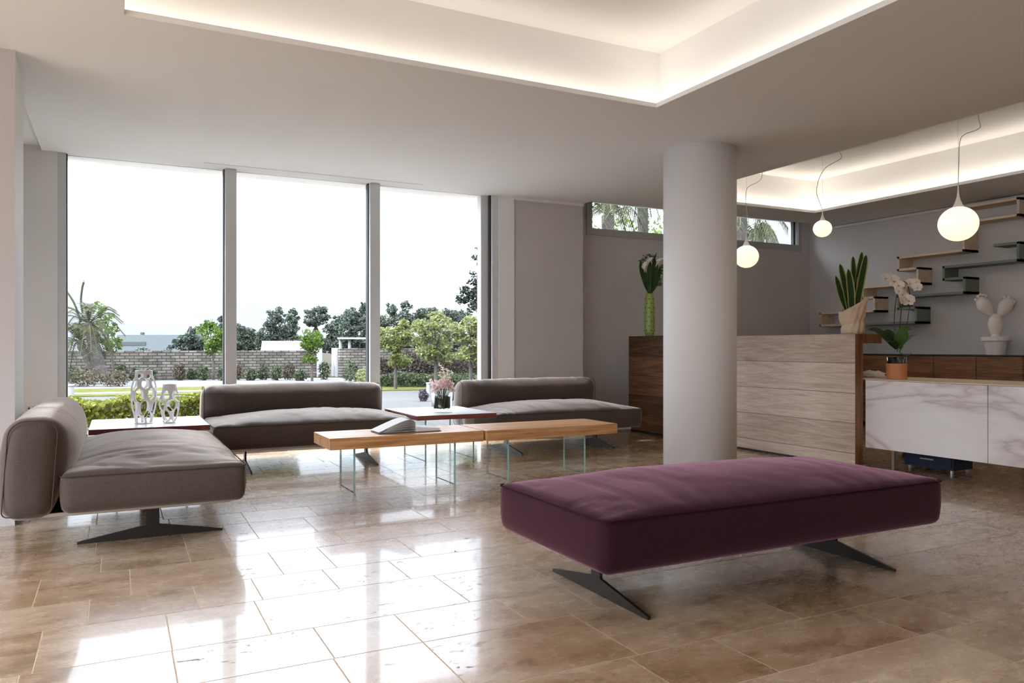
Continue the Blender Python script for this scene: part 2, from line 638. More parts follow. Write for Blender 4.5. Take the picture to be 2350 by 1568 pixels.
def stone_wall():
    m, nt, b, o = newmat('dry_stone_wall')
    v = coords(nt, scale=(1, 1, 1))
    vr = coords(nt, rot=(PI / 2, 0, 0))
    br = N(nt, 'ShaderNodeTexBrick', _Scale=1.0)
    br.inputs['Color1'].default_value = (.125, .116, .104, 1)
    br.inputs['Color2'].default_value = (.066, .060, .052, 1)
    br.inputs['Mortar'].default_value = (.03, .027, .024, 1)
    br.inputs['Mortar Size'].default_value = .016
    br.inputs['Brick Width'].default_value = .30
    br.inputs['Row Height'].default_value = .105
    L(nt, vr, br.inputs['Vector'])
    mx = N(nt, 'ShaderNodeMixRGB', blend_type='MULTIPLY')
    mx.inputs['Fac'].default_value = .8
    L(nt, br.outputs['Color'], mx.inputs['Color1'])
    L(nt, ramp(nt, nz(nt, v, 3, 6), [(.3, (.55, .53, .5)), (.7, (1.25, 1.2, 1.15))]), mx.inputs['Color2'])
    L(nt, mx.outputs['Color'], b.inputs['Base Color'])
    b.inputs['Roughness'].default_value = .95
    b.inputs['Specular IOR Level'].default_value = .02
    bump(nt, b, nz(nt, v, 7, 5), .5, .03)
    return m


def marble():
    m, nt, b, o = newmat('veined_white_marble')
    v = coords(nt, scale=(1, .42, 1.9), rot=(-.22, 0, 0))
    w = nz(nt, v, .85, 6, .5, .9)
    ab = N(nt, 'ShaderNodeMath', operation='SUBTRACT')
    L(nt, w, ab.inputs[0])
    ab.inputs[1].default_value = .5
    aa = N(nt, 'ShaderNodeMath', operation='ABSOLUTE')
    L(nt, ab.outputs[0], aa.inputs[0])
    vein = ramp(nt, aa.outputs[0], [(0, srgb(200, 190, 188)), (.012, srgb(220, 212, 209)), (.04, srgb(234, 230, 228)), (.10, srgb(240, 239, 237))])
    mx = N(nt, 'ShaderNodeMixRGB', blend_type='MULTIPLY')
    mx.inputs['Fac'].default_value = .5
    L(nt, vein, mx.inputs['Color1'])
    L(nt, ramp(nt, nz(nt, v, 1.1, 4), [(.42, (1, 1, 1)), (.62, (1, .93, .90))]), mx.inputs['Color2'])
    L(nt, mx.outputs['Color'], b.inputs['Base Color'])
    b.inputs['Roughness'].default_value = .16
    return m


def floor_mat():
    m, nt, b, o = newmat('polished_limestone')
    at_ = N(nt, 'ShaderNodeAttribute', attribute_name='tile')
    tc = N(nt, 'ShaderNodeTexCoord')
    off = N(nt, 'ShaderNodeVectorMath', operation='MULTIPLY')
    L(nt, at_.outputs['Color'], off.inputs[0])
    off.inputs[1].default_value = (31, 17, 23)
    ad = N(nt, 'ShaderNodeVectorMath', operation='ADD')
    L(nt, tc.outputs['Object'], ad.inputs[0])
    L(nt, off.outputs[0], ad.inputs[1])
    mp = N(nt, 'ShaderNodeMapping')
    mp.inputs['Scale'].default_value = (1.4, 2.9, 1)
    L(nt, ad.outputs[0], mp.inputs['Vector'])
    v = mp.outputs[0]
    n1 = nz(nt, v, 1.5, 10, .66, .25)
    n2 = nz(nt, v, 6.5, 8, .66, .4)
    sepc = N(nt, 'ShaderNodeSeparateColor')
    L(nt, at_.outputs['Color'], sepc.inputs[0])
    s1 = N(nt, 'ShaderNodeMath', operation='MULTIPLY_ADD')
    L(nt, n2, s1.inputs[0])
    s1.inputs[1].default_value = .35
    L(nt, n1, s1.inputs[2])
    s2 = N(nt, 'ShaderNodeMath', operation='MULTIPLY_ADD')
    L(nt, sepc.outputs['Red'], s2.inputs[0])
    s2.inputs[1].default_value = .22
    L(nt, s1.outputs[0], s2.inputs[2])
    col = ramp(nt, s2.outputs[0], [(.50, srgb(128, 100, 70)), (.66, srgb(158, 128, 96)), (.78, srgb(170, 142, 112)), (.98, srgb(192, 170, 144))])
    # darker brown clouds with a crisp edge in some of the slabs
    pt = N(nt, 'ShaderNodeMath', operation='MULTIPLY_ADD')
    L(nt, sepc.outputs['Green'], pt.inputs[0])
    pt.inputs[1].default_value = .16
    L(nt, nz(nt, v, 2.1, 8, .62, .5), pt.inputs[2])
    pk = N(nt, 'ShaderNodeMixRGB', blend_type='MULTIPLY')
    L(nt, ramp(nt, pt.outputs[0], [(.66, (0, 0, 0)), (.70, (1, 1, 1))]), pk.inputs['Fac'])
    L(nt, col, pk.inputs['Color1'])
    pk.inputs['Color2'].default_value = (.74, .70, .64, 1)
    col = pk.outputs['Color']
    # thin pale veins
    vr = nz(nt, v, 3.2, 6, .6, 1.0)
    vs = N(nt, 'ShaderNodeMath', operation='SUBTRACT')
    L(nt, vr, vs.inputs[0])
    vs.inputs[1].default_value = .5
    va = N(nt, 'ShaderNodeMath', operation='ABSOLUTE')
    L(nt, vs.outputs[0], va.inputs[0])
    vg = N(nt, 'ShaderNodeMath', operation='MULTIPLY')
    L(nt, ramp(nt, va.outputs[0], [(0, (.75,) * 3), (.022, (0, 0, 0))]), vg.inputs[0])
    L(nt, ramp(nt, nz(nt, v, .9, 2), [(.46, (0, 0, 0)), (.58, (1, 1, 1))]), vg.inputs[1])
    vm = N(nt, 'ShaderNodeMixRGB')
    L(nt, vg.outputs[0], vm.inputs['Fac'])
    L(nt, col, vm.inputs['Color1'])
    vm.inputs['Color2'].default_value = (*srgb(190, 170, 146), 1)
    col = vm.outputs['Color']
    # dark fossil pits and flecks in some tiles
    pit = nz(nt, v, 11, 10, .72, 1.2)
    gate = nz(nt, v, 1.1, 2)
    pm = N(nt, 'ShaderNodeMath', operation='MULTIPLY')
    L(nt, ramp(nt, pit, [(.575, (0, 0, 0)), (.63, (1, 1, 1))]), pm.inputs[0])
    L(nt, ramp(nt, gate, [(.50, (0, 0, 0)), (.59, (1, 1, 1))]), pm.inputs[1])
    mx = N(nt, 'ShaderNodeMixRGB')
    L(nt, pm.outputs[0], mx.inputs['Fac'])
    L(nt, col, mx.inputs['Color1'])
    mx.inputs['Color2'].default_value = (*srgb(112, 84, 58), 1)
    L(nt, mx.outputs['Color'], b.inputs['Base Color'])
    rg = ramp(nt, pm.outputs[0], [(0, (FLOOR_R,) * 3), (1, (.65,) * 3)])
    rg2 = N(nt, 'ShaderNodeMath', operation='MULTIPLY_ADD')
    L(nt, n2, rg2.inputs[0])
    rg2.inputs[1].default_value = .10
    L(nt, rg, rg2.inputs[2])
    L(nt, rg2.outputs[0], b.inputs['Roughness'])
    b.inputs['IOR'].default_value = FLOOR_IOR
    hh = N(nt, 'ShaderNodeMath', operation='MULTIPLY_ADD')
    L(nt, pm.outputs[0], hh.inputs[0])
    hh.inputs[1].default_value = -.8
    L(nt, n1, hh.inputs[2])
    bump(nt, b, hh.outputs[0], .018, .003)
    cw = N(nt, 'ShaderNodeMath', operation='MULTIPLY_ADD')
    L(nt, pm.outputs[0], cw.inputs[0])
    cw.inputs[1].default_value = -FLOOR_COAT
    cw.inputs[2].default_value = FLOOR_COAT
    L(nt, cw.outputs[0], b.inputs['Coat Weight'])
    b.inputs['Coat Roughness'].default_value = .05
    b.inputs['Coat IOR'].default_value = 1.5
    return m


# tunables of the light
GLOBE = .46
FLOOR_R, FLOOR_IOR, FLOOR_COAT = .22, 2.05, .45
SKY = (.43, .53, 1.15, 3.0, 6.5)      # sky strength from the horizon up
SKY_FILL = 2.7  # extra sky brightness added out of view to fill the room
SUN = 2.0
COVE = .50
EXPOSURE = 1.35
M['globe'] = globe_mat()
M['stone'] = stone_wall()
M['marble'] = marble()
M['floor'] = floor_mat()
M['grout'] = plain('grout', srgb(208, 190, 164), .9, spec=.05, var=.05)

# ------------------------------------------------------------------ room shell
CE = 2.80
FILL_BACK = (-3.4, -2.4, 2.4)      # openings added as daylight fill, back and left: x or y range, head height
FILL_LEFT = (-3.2, 4.9, 2.7)
XL, XR, YB = -4.0, 9.30, -4.0
GY = 8.10            # glass plane


def build_floor():
    bm = NB()
    lay = bm.loops.layers.float_color.new('tile')
    q = random.Random(11)
    ys = [1.54, 1.84, 2.163, 2.602, 2.923, 3.340, 3.668, 4.090, 4.420, 4.845, 5.17, 5.60, 5.92, 6.35, 6.67, 7.10, 7.42, 7.85, 8.17]
    joints = {0: [1.20, 2.668, 3.30, 4.1, 4.6], 1: [.95, 1.588 - .05, 1.91, 2.36 + .25, 2.913, 3.75, 4.4], 2: [.65, .97, 1.588, 2.362, 2.93, 3.7, 4.3],
              3: [-.6, .172 - .45, .17, .655, .97, 1.41, 1.73, 2.038, 2.73, 3.4, 4.0],
              4: [-.95, -.244, .172, .505, 1.297, 1.75, 2.2, 2.9, 3.6], 5: [-.8, -.10, .297, .542, .862, 1.187, 2.0, 2.6, 3.3],
              6: [-.9, -.305, .053, .688, .935, 1.36, 2.1, 2.8, 3.4], 7: [-.7, -.068, .323, .516, 1.098, 1.71, 2.35, 2.8, 3.6],
              8: [-.6, -.098, .325, .551, .696, 1.02, 1.7, 2.4, 3.2]}
    lo = [1.54]
    while lo[0] > YB:
        lo.insert(0, lo[0] - (.43 if len(lo) % 2 else .325))
    rows = lo[:-1] + ys
    while rows[-1] < 8.45:
        rows.append(rows[-1] + .33)
    g = .0026
    for i in range(len(rows) - 1):
        y0, y1 = rows[i], rows[i + 1]
        J = list(joints.get(i - (len(lo) - 1), []))
        if J:
            x = J[0]
            while x > XL:
                x -= q.choice([.4, .62, .8, .5])
                J.insert(0, x)
            x = J[-1]
        else:
            x = XL - q.uniform(0, .8)
            J = [x]
        while x < XR + .2:
            x += q.choice([.36, .42, .55, .64, .8, .5])
            J.append(x)
        for a, b in zip(J, J[1:]):
            tc = (q.random(), q.random(), q.random(), 1)
            f = bm.faces.new([bm.verts.new(p) for p in ((a + g, y0 + g, 0), (b - g, y0 + g, 0), (b - g, y1 - g, 0), (a + g, y1 - g, 0))])
            for lp in f.loops:
                lp[lay] = tc
    fs = box(bm, XL - .3, XR + .3, YB - .3, 8.5, -.12, -.0008, 1)
    for f in fs:
        for lp in f.loops:
            lp[lay] = (.5, .5, .5, 1)
    struct('floor', bm, [M['floor'], M['grout']])


def build_ceiling():
    bm = NB()
    # flat slab with two coffers cut out of it and its floating edges
    xs = [XL, -.595, .035, 3.51, 5.09, 5.76, 8.105, 9.235, XR]
    ys = [YB, .4, .8, 4.57, 5.40, 5.86, 7.22, 7.88, 8.40]
    t = .012

    def solid(x, y):
        if .035 < x < 3.51 and .4 < y < 4.57:
            return False
        if 5.76 < x < 8.105 and .8 < y < 7.22:
            return False
        if x < -.595 and y > 5.86:
            return False
        if x > 5.09 and y > 7.88:
            return False
        if x > 9.235:
            return False
        return True
    for i in range(len(xs) - 1):
        for j in range(len(ys) - 1):
            if solid((xs[i] + xs[i + 1]) / 2, (ys[j] + ys[j + 1]) / 2):
                box(bm, xs[i], xs[i + 1], ys[j], ys[j + 1], CE, CE + t)
    # floating edges turn up
    box(bm, 5.09, 9.235, 7.865, 7.88, CE, CE + .05)
    box(bm, 9.22, 9.235, YB, 7.88, CE, CE + .05)
    box(bm, 5.075, 5.09, 7.88, 8.38, CE, CE + .05)
    # coffers: lip, recess walls, raised panel
    s = .13
    for x0, x1, y0, y1, top in ((.035, 3.51, .4, 4.57, 3.26), (5.76, 8.105, .8, 7.22, 3.25)):
        for a in ((x0 - .012, x0 + .001, y0 - .012, y1 + .012), (x1 - .001, x1 + .012, y0 - .012, y1 + .012), (x0 + .001, x1 - .001, y0 - .012, y0 + .001), (x0 + .001, x1 - .001, y1 - .001, y1 + .012)):
            box(bm, *a, CE + .0005, CE + .032)
        box(bm, x0 - s - .02, x0 - s, y0 - s, y1 + s, CE + .006, top)
        box(bm, x1 + s, x1 + s + .02, y0 - s, y1 + s, CE + .006, top)
        box(bm, x0 - s, x1 + s, y0 - s - .02, y0 - s, CE + .006, top)
        box(bm, x0 - s, x1 + s, y1 + s, y1 + s + .02, CE + .006, top)
        box(bm, x0 - s, x1 + s, y0 - s, y1 + s, top, top + .02)
    # higher ceiling over the gaps at the walls
    box(bm, 5.06, XR, 7.6, 8.55, 3.05, 3.07)
    box(bm, 9.0, XR, YB, 7.6, 3.05, 3.07)
    box(bm, -1.1, -.5, 5.8, 8.15, 2.84, 2.86)
    struct('ceiling', bm, M['ceil'])
    bm = NB()
    box(bm, XL - .4, XR + .4, YB - .4, 8.62, 3.30, 3.55)
    struct('roof', bm, M['roof'])


def build_walls():
    W, G, D = M['white'], M['grey_wall'], M['dim_wall']
    bm = NB()
    box(bm, XL - .25, XL, YB - .25, FILL_LEFT[0], 0, 3.3)
    box(bm, XL - .25, XL, FILL_LEFT[1], 5.86, 0, 3.3)
    box(bm, XL - .25, XL, FILL_LEFT[0], FILL_LEFT[1], FILL_LEFT[2], 3.3)  # head over the unseen opening added to let fill daylight in
    struct('wall_left', bm, D)
    bm = NB()
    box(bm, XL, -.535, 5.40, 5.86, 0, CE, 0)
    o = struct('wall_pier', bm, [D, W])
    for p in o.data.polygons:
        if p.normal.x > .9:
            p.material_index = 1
    bm = NB()
    box(bm, -1.1, -.95, 5.86, 8.3, 0, 3.3)
    box(bm, -.95, -.473, 8.04, 8.30, 0, 3.3)
    struct('wall_alcove', bm, W)
    bm = NB()   # fascia above the glass and the jamb right of it
    box(bm, -.473, 3.93, 8.13, 8.30, CE - .006, 3.3)
    box(bm, 3.93, 4.127, 8.04, 8.30, 0, 3.3, 0)
    struct('wall_jamb', bm, W)
    bm = NB()
    box(bm, 4.127, 5.08, 8.06, 8.62, 0, 3.3)
    struct('wall_front', bm, G)
    bm = NB()   # set-back wall with the strip window
    x0, x1, z0, z1 = 5.33, 9.122, 2.487, 2.96
    box(bm, 5.08, XR, 8.38, 8.62, 0, z0)
    box(bm, 5.08, x0, 8.38, 8.62, z0, 3.3)
    box(bm, x1, XR, 8.38, 8.62, z0, 3.3)
    box(bm, x0, x1, 8.38, 8.62, z1, 3.3)
    struct('wall_rear', bm, G)
    bm = NB()
    box(bm, XR, XR + .25, YB - .25, 8.62, 0, 3.3)
    struct('wall_right', bm, G)
    bm = NB()   # wall behind the camera, with an opening added for fill daylight
    box(bm, XL - .25, FILL_BACK[0], YB - .25, YB, 0, 3.3)
    box(bm, FILL_BACK[1], XR, YB - .25, YB, 0, 3.3)
    box(bm, FILL_BACK[0], FILL_BACK[1], YB - .25, YB, FILL_BACK[2], 3.3)
    struct('wall_back', bm, D)
    bm = NB()   # light trims at the ceiling
    box(bm, 4.12, 5.082, 8.035, 8.06, CE - .03, CE)
    struct('trim_1', bm, W)
    bm = NB()
    box(bm, 9.255, XR, YB, 7.88, CE - .032, CE + .0)
    struct('trim_2', bm, W)
    bm = NB()
    box(bm, .73, 2.94, 7.868, 7.877, CE - .002, CE + .002)
    o = struct('trim_3', bm, M['framegrey'])




def build_windows():
    r = thing('window_1', 'floor to ceiling garden window of three tall panes', 'window', (0, 0, 0), kind='structure')
    A, K = M['alu'], M['gasket']
    bm = NB()
    box(bm, -.473, -.408, 8.05, 8.16, 0, CE)
    box(bm, 3.845, 3.93, 8.05, 8.16, 0, CE)
    box(bm, -.408, 3.845, 8.06, 8.16, 0, .05)
    box(bm, 3.735, 3.825, 8.12, 8.22, 0, CE)
    obj('frame', bm, A, r)
    bm = NB()
    box(bm, -.408, -.398, 8.075, 8.15, .05, CE)
    box(bm, 3.825, 3.845, 8.075, 8.15, .05, CE)
    for x in (.945, 2.399):
        box(bm, x - .012, x, 8.075, 8.15, .05, CE)
    obj('gasket', bm, K, r)
    for x0, x1 in ((.945, 1.051), (2.399, 2.51)):
        bm = NB()
        bbox(bm, x0, x1, 8.03, 8.17, 0, CE - .001, .004)
        obj('mullion', bm, A, r)
    for x0, x1 in ((-.398, .933), (1.051, 2.387), (2.51, 3.735)):
        bm = NB()
        f = bm.faces.new([bm.verts.new(p) for p in ((x0, 8.12, .05), (x1, 8.12, .05), (x1, 8.12, CE), (x0, 8.12, CE))])
        o = obj('pane', bm, M['pane'], r)
        if o.data.polygons[0].normal.y > 0:
            o.data.flip_normals()
    r = thing('window_2', 'high strip window with grey frame above the reception back wall', 'window', (0, 0, 0), kind='structure')
    bm = NB()
    x0, x1, z0, z1 = 5.33, 9.122, 2.487, 2.96
    y0, y1 = 8.365, 8.47
    box(bm, x0, 5.415, y0, y1, z0, z1)
    box(bm, 9.06, x1, y0, y1, z0, z1)
    box(bm, 5.415, 9.06, y0, y1, z0, 2.572)
    box(bm, 5.415, 9.06, y0, y1, 2.92, z1)
    obj('frame', bm, M['framegrey'], r)
    bm = NB()
    box(bm, 8.99, 9.03, 8.40, 8.45, 2.572, 2.92)
    obj('gasket', bm, M['gasket'], r)
    bm = NB()
    bm.faces.new([bm.verts.new(p) for p in ((5.415, 8.44, 2.57), (9.06, 8.44, 2.57), (9.06, 8.44, 2.92), (5.415, 8.44, 2.92))])
    o = obj('pane', bm, M['pane'], r)
    if o.data.polygons[0].normal.y > 0:
        o.data.flip_normals()


build_floor()
build_ceiling()
build_walls()
build_windows()

bm = NB()
lathe(bm, [(.318, 0), (.318, CE)], 96, (4.62, 5.39, 0))
o = obj('column', bm, M['white'], smooth=False)
for p in o.data.polygons:
    p.use_smooth = len(p.vertices) == 4
tag(o, 'thick round white column between the coffee tables and the reception desk', 'column', kind='structure')

# wall socket plate on the pier by the left sofa
r = thing('wall_socket', 'small white socket plate on the white wall behind the left sofa', 'socket', (-.66, 8.035, .51))
bm = NB()
bbox(bm, -.052, .052, -.008, .004, -.035, .035, .003)
obj('plate', bm, M['ceramic'], r)
for x in (-.03, .0, .03):
    bm = NB()
    box(bm, x - .004, x + .004, -.0095, -.007, -.012, .012)
    obj('slot', bm, M['gasket'], r)
    bm = NB()
    box(bm, x - .012, x + .012, -.0092, -.007, -.002, .002)
    obj('slot', bm, M['gasket'], r)


# ------------------------------------------------------------------ sofas and bench
def foot(bm):
    pts = [(-.365, 0), (.365, 0), (.365, .012), (.034, .07), (.034, .2), (-.034, .2), (-.034, .07), (-.365, .012)]
    prism(bm, [(-.007, y, z) for y, z in pts], (.014, 0, 0))


def loop_on(hx, hy, z, r, k=8):
    pts = []
    for sx, sy, a0 in ((1, 1, 0), (-1, 1, PI / 2), (-1, -1, PI), (1, -1, 3 * PI / 2)):
        for i in range(k + 1):
            a = a0 + PI / 2 * i / k
            pts.append((sx * (hx - r) + r * math.cos(a), sy * (hy - r) + r * math.sin(a), z))
    out = []
    for i in range(len(pts)):
        a, b = Vector(pts[i]), Vector(pts[(i + 1) % len(pts)])
        n = max(1, int((b - a).length / .06))
        out += [a.lerp(b, j / n) for j in range(n)]
    return out


def sofa(label, loc, rz, seed, hx=.84, fx=.5375, puff=.078):
    r = thing('sofa', label, 'sofa', loc, rz, 'low taupe sofas')
    hy = .44
    seat = obj('seat', cushion(hx, hy, .213, .418, .035, puff, .014, .007, seed), M['taupe'], r, True)
    bm = NB()
    tube(bm, [(p.x, p.y, .405) for p in loop_on(hx + .001, hy + .001, 0, .035)], .0035, 6, True)
    obj('piping', bm, M['taupe_seam'], seat)

    def lean(p, u, v, w):
        p.y -= .035 * (w + 1) / 2
        p.y -= .075 * max(0, 1 - (w - .25) ** 2 * 1.6) * (1 - abs(u) ** 6) * (v < 0)
        p.y += .02 * max(0, 1 - w * w)*(v > 0)
        return p
    back = obj('backrest', cushion(hx, .115, .195, .70, .085, .012, .012, .006, seed + 3, .028, lean, 0), M['taupe'], r, True)
    for v in back.data.vertices:
        v.co.y += .585
    for s in (-1, 1):
        bm = NB()
        pts = []
        hw, z0, z1, rr = .105, .225, .688, .075
        for cx_, cz_, a0 in ((hw - rr, z1 - rr, 0), (-hw + rr, z1 - rr, PI / 2), (-hw + .03, z0 + .03, PI), (hw - .03, z0 + .03, 3 * PI / 2)):
            rad = rr if cz_ > .5 else .03
            for i in range(9):
                a = a0 + PI / 2 * i / 8
                y, z = cx_ + rad * math.cos(a), cz_ + rad * math.sin(a)
                pts.append((s * (hx - .012), .585 + y - .035 * (z - .195) / .505, z))
        tube(bm, pts, .0032, 6, True)
        obj('piping', bm, M['taupe_seam'], back)
    bm = NB()
    bbox(bm, -hx + .1, hx - .1, -hy + .07, hy + .1, .192, .214, .004)
    obj('seat_frame', bm, M['steel'], r, label='slim steel frame under the seat')
    for x in (-fx, fx):
        bm = NB()
        foot(bm)
        o = obj('leg', bm, M['bronze'], r)
        o.location = (x, .013, 0)
    bm = NB()
    box(bm, -fx, fx, -.02, .045, .165, .193)
    obj('cross_rail', bm, M['black'], r)
    return r


sofa('low taupe sofa at the left wall seen from its end', (.19, 5.36, 0), PI / 2, 1, .93, .63, .085)
sofa('low taupe sofa with its back to the middle window panes', (1.53, 7.04, 0), 0, 2)
sofa('low taupe sofa in front of the grey wall beside the dark cabinet', (4.06, 7.04, 0), 0, 5)

r = thing('upholstered_bench', 'long plum upholstered bench on dark metal feet in the foreground', 'bench', (2.535, 2.785, 0))
seat = obj('seat', cushion(.965, .435, .208, .428, .035, .068, .016, .0045, 9), M['plum'], r, True)
bm = NB()
tube(bm, [(p.x, p.y, .414) for p in loop_on(.966, .436, 0, .035)], .0038, 6, True)
obj('piping', bm, M['plum_seam'], seat)
for x in (-.71, .71):
    bm = NB()
    foot(bm)
    o = obj('leg', bm, M['bronze'], r)
    o.location = (x, 0, 0)
bm = NB()
bbox(bm, -.85, .85, -.34, .34, .190, .210, .004)
obj('seat_frame', bm, M['bronze'], r)


# ------------------------------------------------------------------ tables
def glass_leg(parent, x, y0, y1, h):
    bm = NB()
    box(bm, -.0075, .0075, y0, y1, 0, h)
    for f in bm.faces:
        f.normal_update()
        f.material_index = 0 if abs(f.normal.x) > .9 else 1
    o = obj('leg', bm, [M['clear'], M['glass_edge']], parent)
    o.location = (x, 0, 0)


for lab, x0, x1, legs, y0, y1 in (
        ('honey oak coffee table slab on glass legs with the open book', 1.325, 2.508, (1.522, 2.303), 5.40, 5.895),
        ('honey oak coffee table slab on glass legs nearer the column', 2.528, 3.735, (2.757, 3.47), 5.385, 5.90)):
    r = thing('coffee_table', lab, 'table', ((x0 + x1) / 2, (y0 + y1) / 2, 0), 0, 'oak slab coffee tables')
    hx, hy = (x1 - x0) / 2, (y1 - y0) / 2
    bm = NB()
    bbox(bm, -hx, hx, -hy, hy, .328, .410, .003)
    obj('tabletop', bm, M['slab_wood'], r)
    for x in legs:
        glass_leg(r, x - (x0 + x1) / 2, -.165, .22 if x < 3 else .17, .328)
for lab, x0, x1, y1 in (('white topped burgundy edged corner table on glass legs under the lattice vases', -.19, .665, 7.52),
                        ('white topped burgundy edged side table on glass legs under the pink flowers', 2.405, 3.20, 7.55)):
    y0 = 6.6 if x0 > 1 else 6.62
    r = thing('side_table', lab, 'table', ((x0 + x1) / 2, (y0 + y1) / 2, 0), 0, 'burgundy side tables')
    hx, hy = (x1 - x0) / 2, (y1 - y0) / 2
    bm = NB()
    bbox(bm, -hx, hx, -hy, hy, .387, .430, .003)
    for f in bm.faces:
        f.normal_update()
        f.material_index = 1 if f.calc_center_median().z > .4295 else 0
    obj('tabletop', bm, [M['burgundy'], M['gloss_white']], r, label='glossy white top with burgundy edge')
    for x in ((2.53, 3.012) if x0 > 1 else (.0, .5)):
        glass_leg(r, x - (x0 + x1) / 2, -.36, .22, .387)

# open book
r = thing('open_book', 'open picture book lying on the left coffee table', 'book', (2.0, 5.62, .4105), .0)
bm = NB()
bbox(bm, -.285, .205, -.11, .11, 0, .006, .002)
obj('cover', bm, M['cover'], r)
hi = [(-.276, .0125), (-.20, .048), (-.10, .086), (-.045, .096), (-.010, .082), (-.002, .05)]
lo = [(-.270, .0085), (-.20, .009), (-.10, .010), (-.045, .011), (-.010, .012), (-.002, .010)]
for k in range(12):
    t = (k / 11) ** .8
    cv = catmull([(a + (b - a) * t + (.012 * math.sin(k * 2.1) if i_ == 0 else 0), 0, c + (d_ - c) * t) for i_, ((a, c), (b, d_)) in enumerate(zip(lo, hi))], 5)
    bm = NB()
    th = .0022 if k < 11 else .0016
    rows2 = [[bm.verts.new((p.x, y, p.z + z)) for y, z in ((-.105, 0), (.105, 0), (.105, th), (-.105, th))] for p in cv]
    for a, b in zip(rows2, rows2[1:]):
        for m_ in range(4):
            bm.faces.new((a[m_], a[(m_ + 1) % 4], b[(m_ + 1) % 4], b[m_]))
    bm.faces.new(rows2[0])
    bm.faces.new(rows2[-1][::-1])
    obj('page', bm, M['page_edge'] if k % 2 and k < 11 else M['paper'], r)
bm = NB()
prism(bm, [(x, -.105, z) for x, z in [(.0, .006), (.195, .006), (.195, .024), (.06, .034), (.018, .040), (.004, .030)]], (0, .21, 0))
obj('pages', bm, M['paper'], r)


# ------------------------------------------------------------------ lattice vases
def lattice_vase(label, loc, h, prof, rows, per, seed):
    bm = NB()
    nu, nv = 132, 96
    P = catmull([(rr, 0, z) for rr, z in prof], 12)

    def rad(t):
        k = t * (len(P) - 1)
        i = min(int(k), len(P) - 2)
        q = P[i].lerp(P[i + 1], k - i)
        return q.x, q.z
    grid = [[None] * nu for _ in range(nv + 1)]
    for j in range(nv + 1):
        rr, z = rad(j / nv)
        for i in range(nu):
            a = 2 * PI * i / nu
            grid[j][i] = bm.verts.new((rr * math.cos(a), rr * math.sin(a), z))
    q = random.Random(seed)
    jit = {}
    for j in range(nv):
        for i in range(nu):
            t, a = (j + .5) / nv, (i + .5) / nu
            hole = False
            for ri, (t0, ht) in enumerate(rows):
                u = (a * per + (.5 if ri % 2 else 0) + seed * .13) % 1 - .5
                k = (ri, int((a * per + (.5 if ri % 2 else 0) + seed * .13) % per))
                if k not in jit:
                    jit[k] = (q.uniform(-.03, .03), q.uniform(.85, 1.12), q.uniform(-.018, .018))
                dx, sc_, dt = jit[k]
                if ((u - dx) / (.36 * sc_)) ** 2 + ((t - t0 - dt) / (ht * sc_)) ** 2 < 1:
                    hole = True
            if not hole:
                bm.faces.new((grid[j][i], grid[j][(i + 1) % nu], grid[j + 1][(i + 1) % nu], grid[j + 1][i]))
    rr, z = rad(0)
    bm.faces.new([grid[0][i] for i in range(nu)][::-1])
    bmesh.ops.delete(bm, geom=[v for v in bm.verts if not v.link_faces], context='VERTS')
    for _ in range(2):
        bmesh.ops.smooth_vert(bm, verts=[v for v in bm.verts if any(len(e.link_faces) == 1 for e in v.link_edges) and 0.004 < v.co.z < h - .004], factor=.5, use_axis_x=True, use_axis_y=True, use_axis_z=True)
    o = obj('lattice_vase', bm, M['ceramic'], None, True)
    o.location = loc
    md = o.modifiers.new('thick', 'SOLIDIFY')
    md.thickness = .009
    md.offset = -1
    return tag(o, label, 'vase', 'white lattice vases')


lattice_vase('taller of the two white lattice vases on the corner table', (.196, 6.978, .431), .43,
             [(.062, 0), (.066, .01), (.088, .12), (.1, .22), (.092, .31), (.070, .385), (.066, .43)],
             [(.20, .085), (.36, .10), (.53, .10), (.69, .09), (.83, .06)], 6, 3)
lattice_vase('shorter of the two white lattice vases on the corner table', (.384, 6.923, .431), .318,
             [(.046, 0), (.049, .01), (.066, .07), (.081, .15), (.078, .2), (.058, .27), (.049, .318)],
             [(.16, .075), (.32, .11), (.52, .12), (.72, .11)], 5, 5)

# ------------------------------------------------------------------ pink flowers in a glass vase
r = thing('flower_vase', 'square clear glass vase of pink flowers on the side table', 'flowers', (2.751, 6.856, .4305))
q = random.Random(4)
bm = NB()
lathe(bm, [(.098, 0), (.102, .02), (.104, .19), (.098, .19), (.096, .03), (.0, .028)], 40, cap=False)
bm.faces.new([v for v in bm.verts if abs(v.co.z) < 1e-6][:40])
obj('vase', bm, M['vase_glass'], r, True)
bm = NB()
for k in range(130):
    a, rr = q.uniform(0, 2 * PI), .078 * math.sqrt(q.random())
    a2 = a + q.uniform(-.7, .7)
    z0, z1 = q.uniform(.035, .05), q.uniform(.12, .165)
    p0, p1 = Vector((rr * math.cos(a), rr * math.sin(a), z0)), Vector((rr * .95 * math.cos(a2), rr * .95 * math.sin(a2), z1))
    blade(bm, [p0, p0.lerp(p1, .5) + Vector((0, 0, .01)), p1], [.006, .011, .003], .3, Vector((math.sin(a), math.cos(a), .2)))
obj('leaves', bm, M['leaf_dark'], r)
bm = NB()
heads = []
for k in range(26):
    a, rr = q.uniform(0, 2 * PI), .105 * math.sqrt(q.random())
    heads.append(Vector((rr * math.cos(a) - .005, rr * math.sin(a), q.uniform(.235, .31) - rr * .25)))
for p in heads:
    tube(bm, catmull([(p.x * .4, p.y * .4, .15), (p.x * .8, p.y * .8, .2), p], 4), .0022, 5)
sprays = []
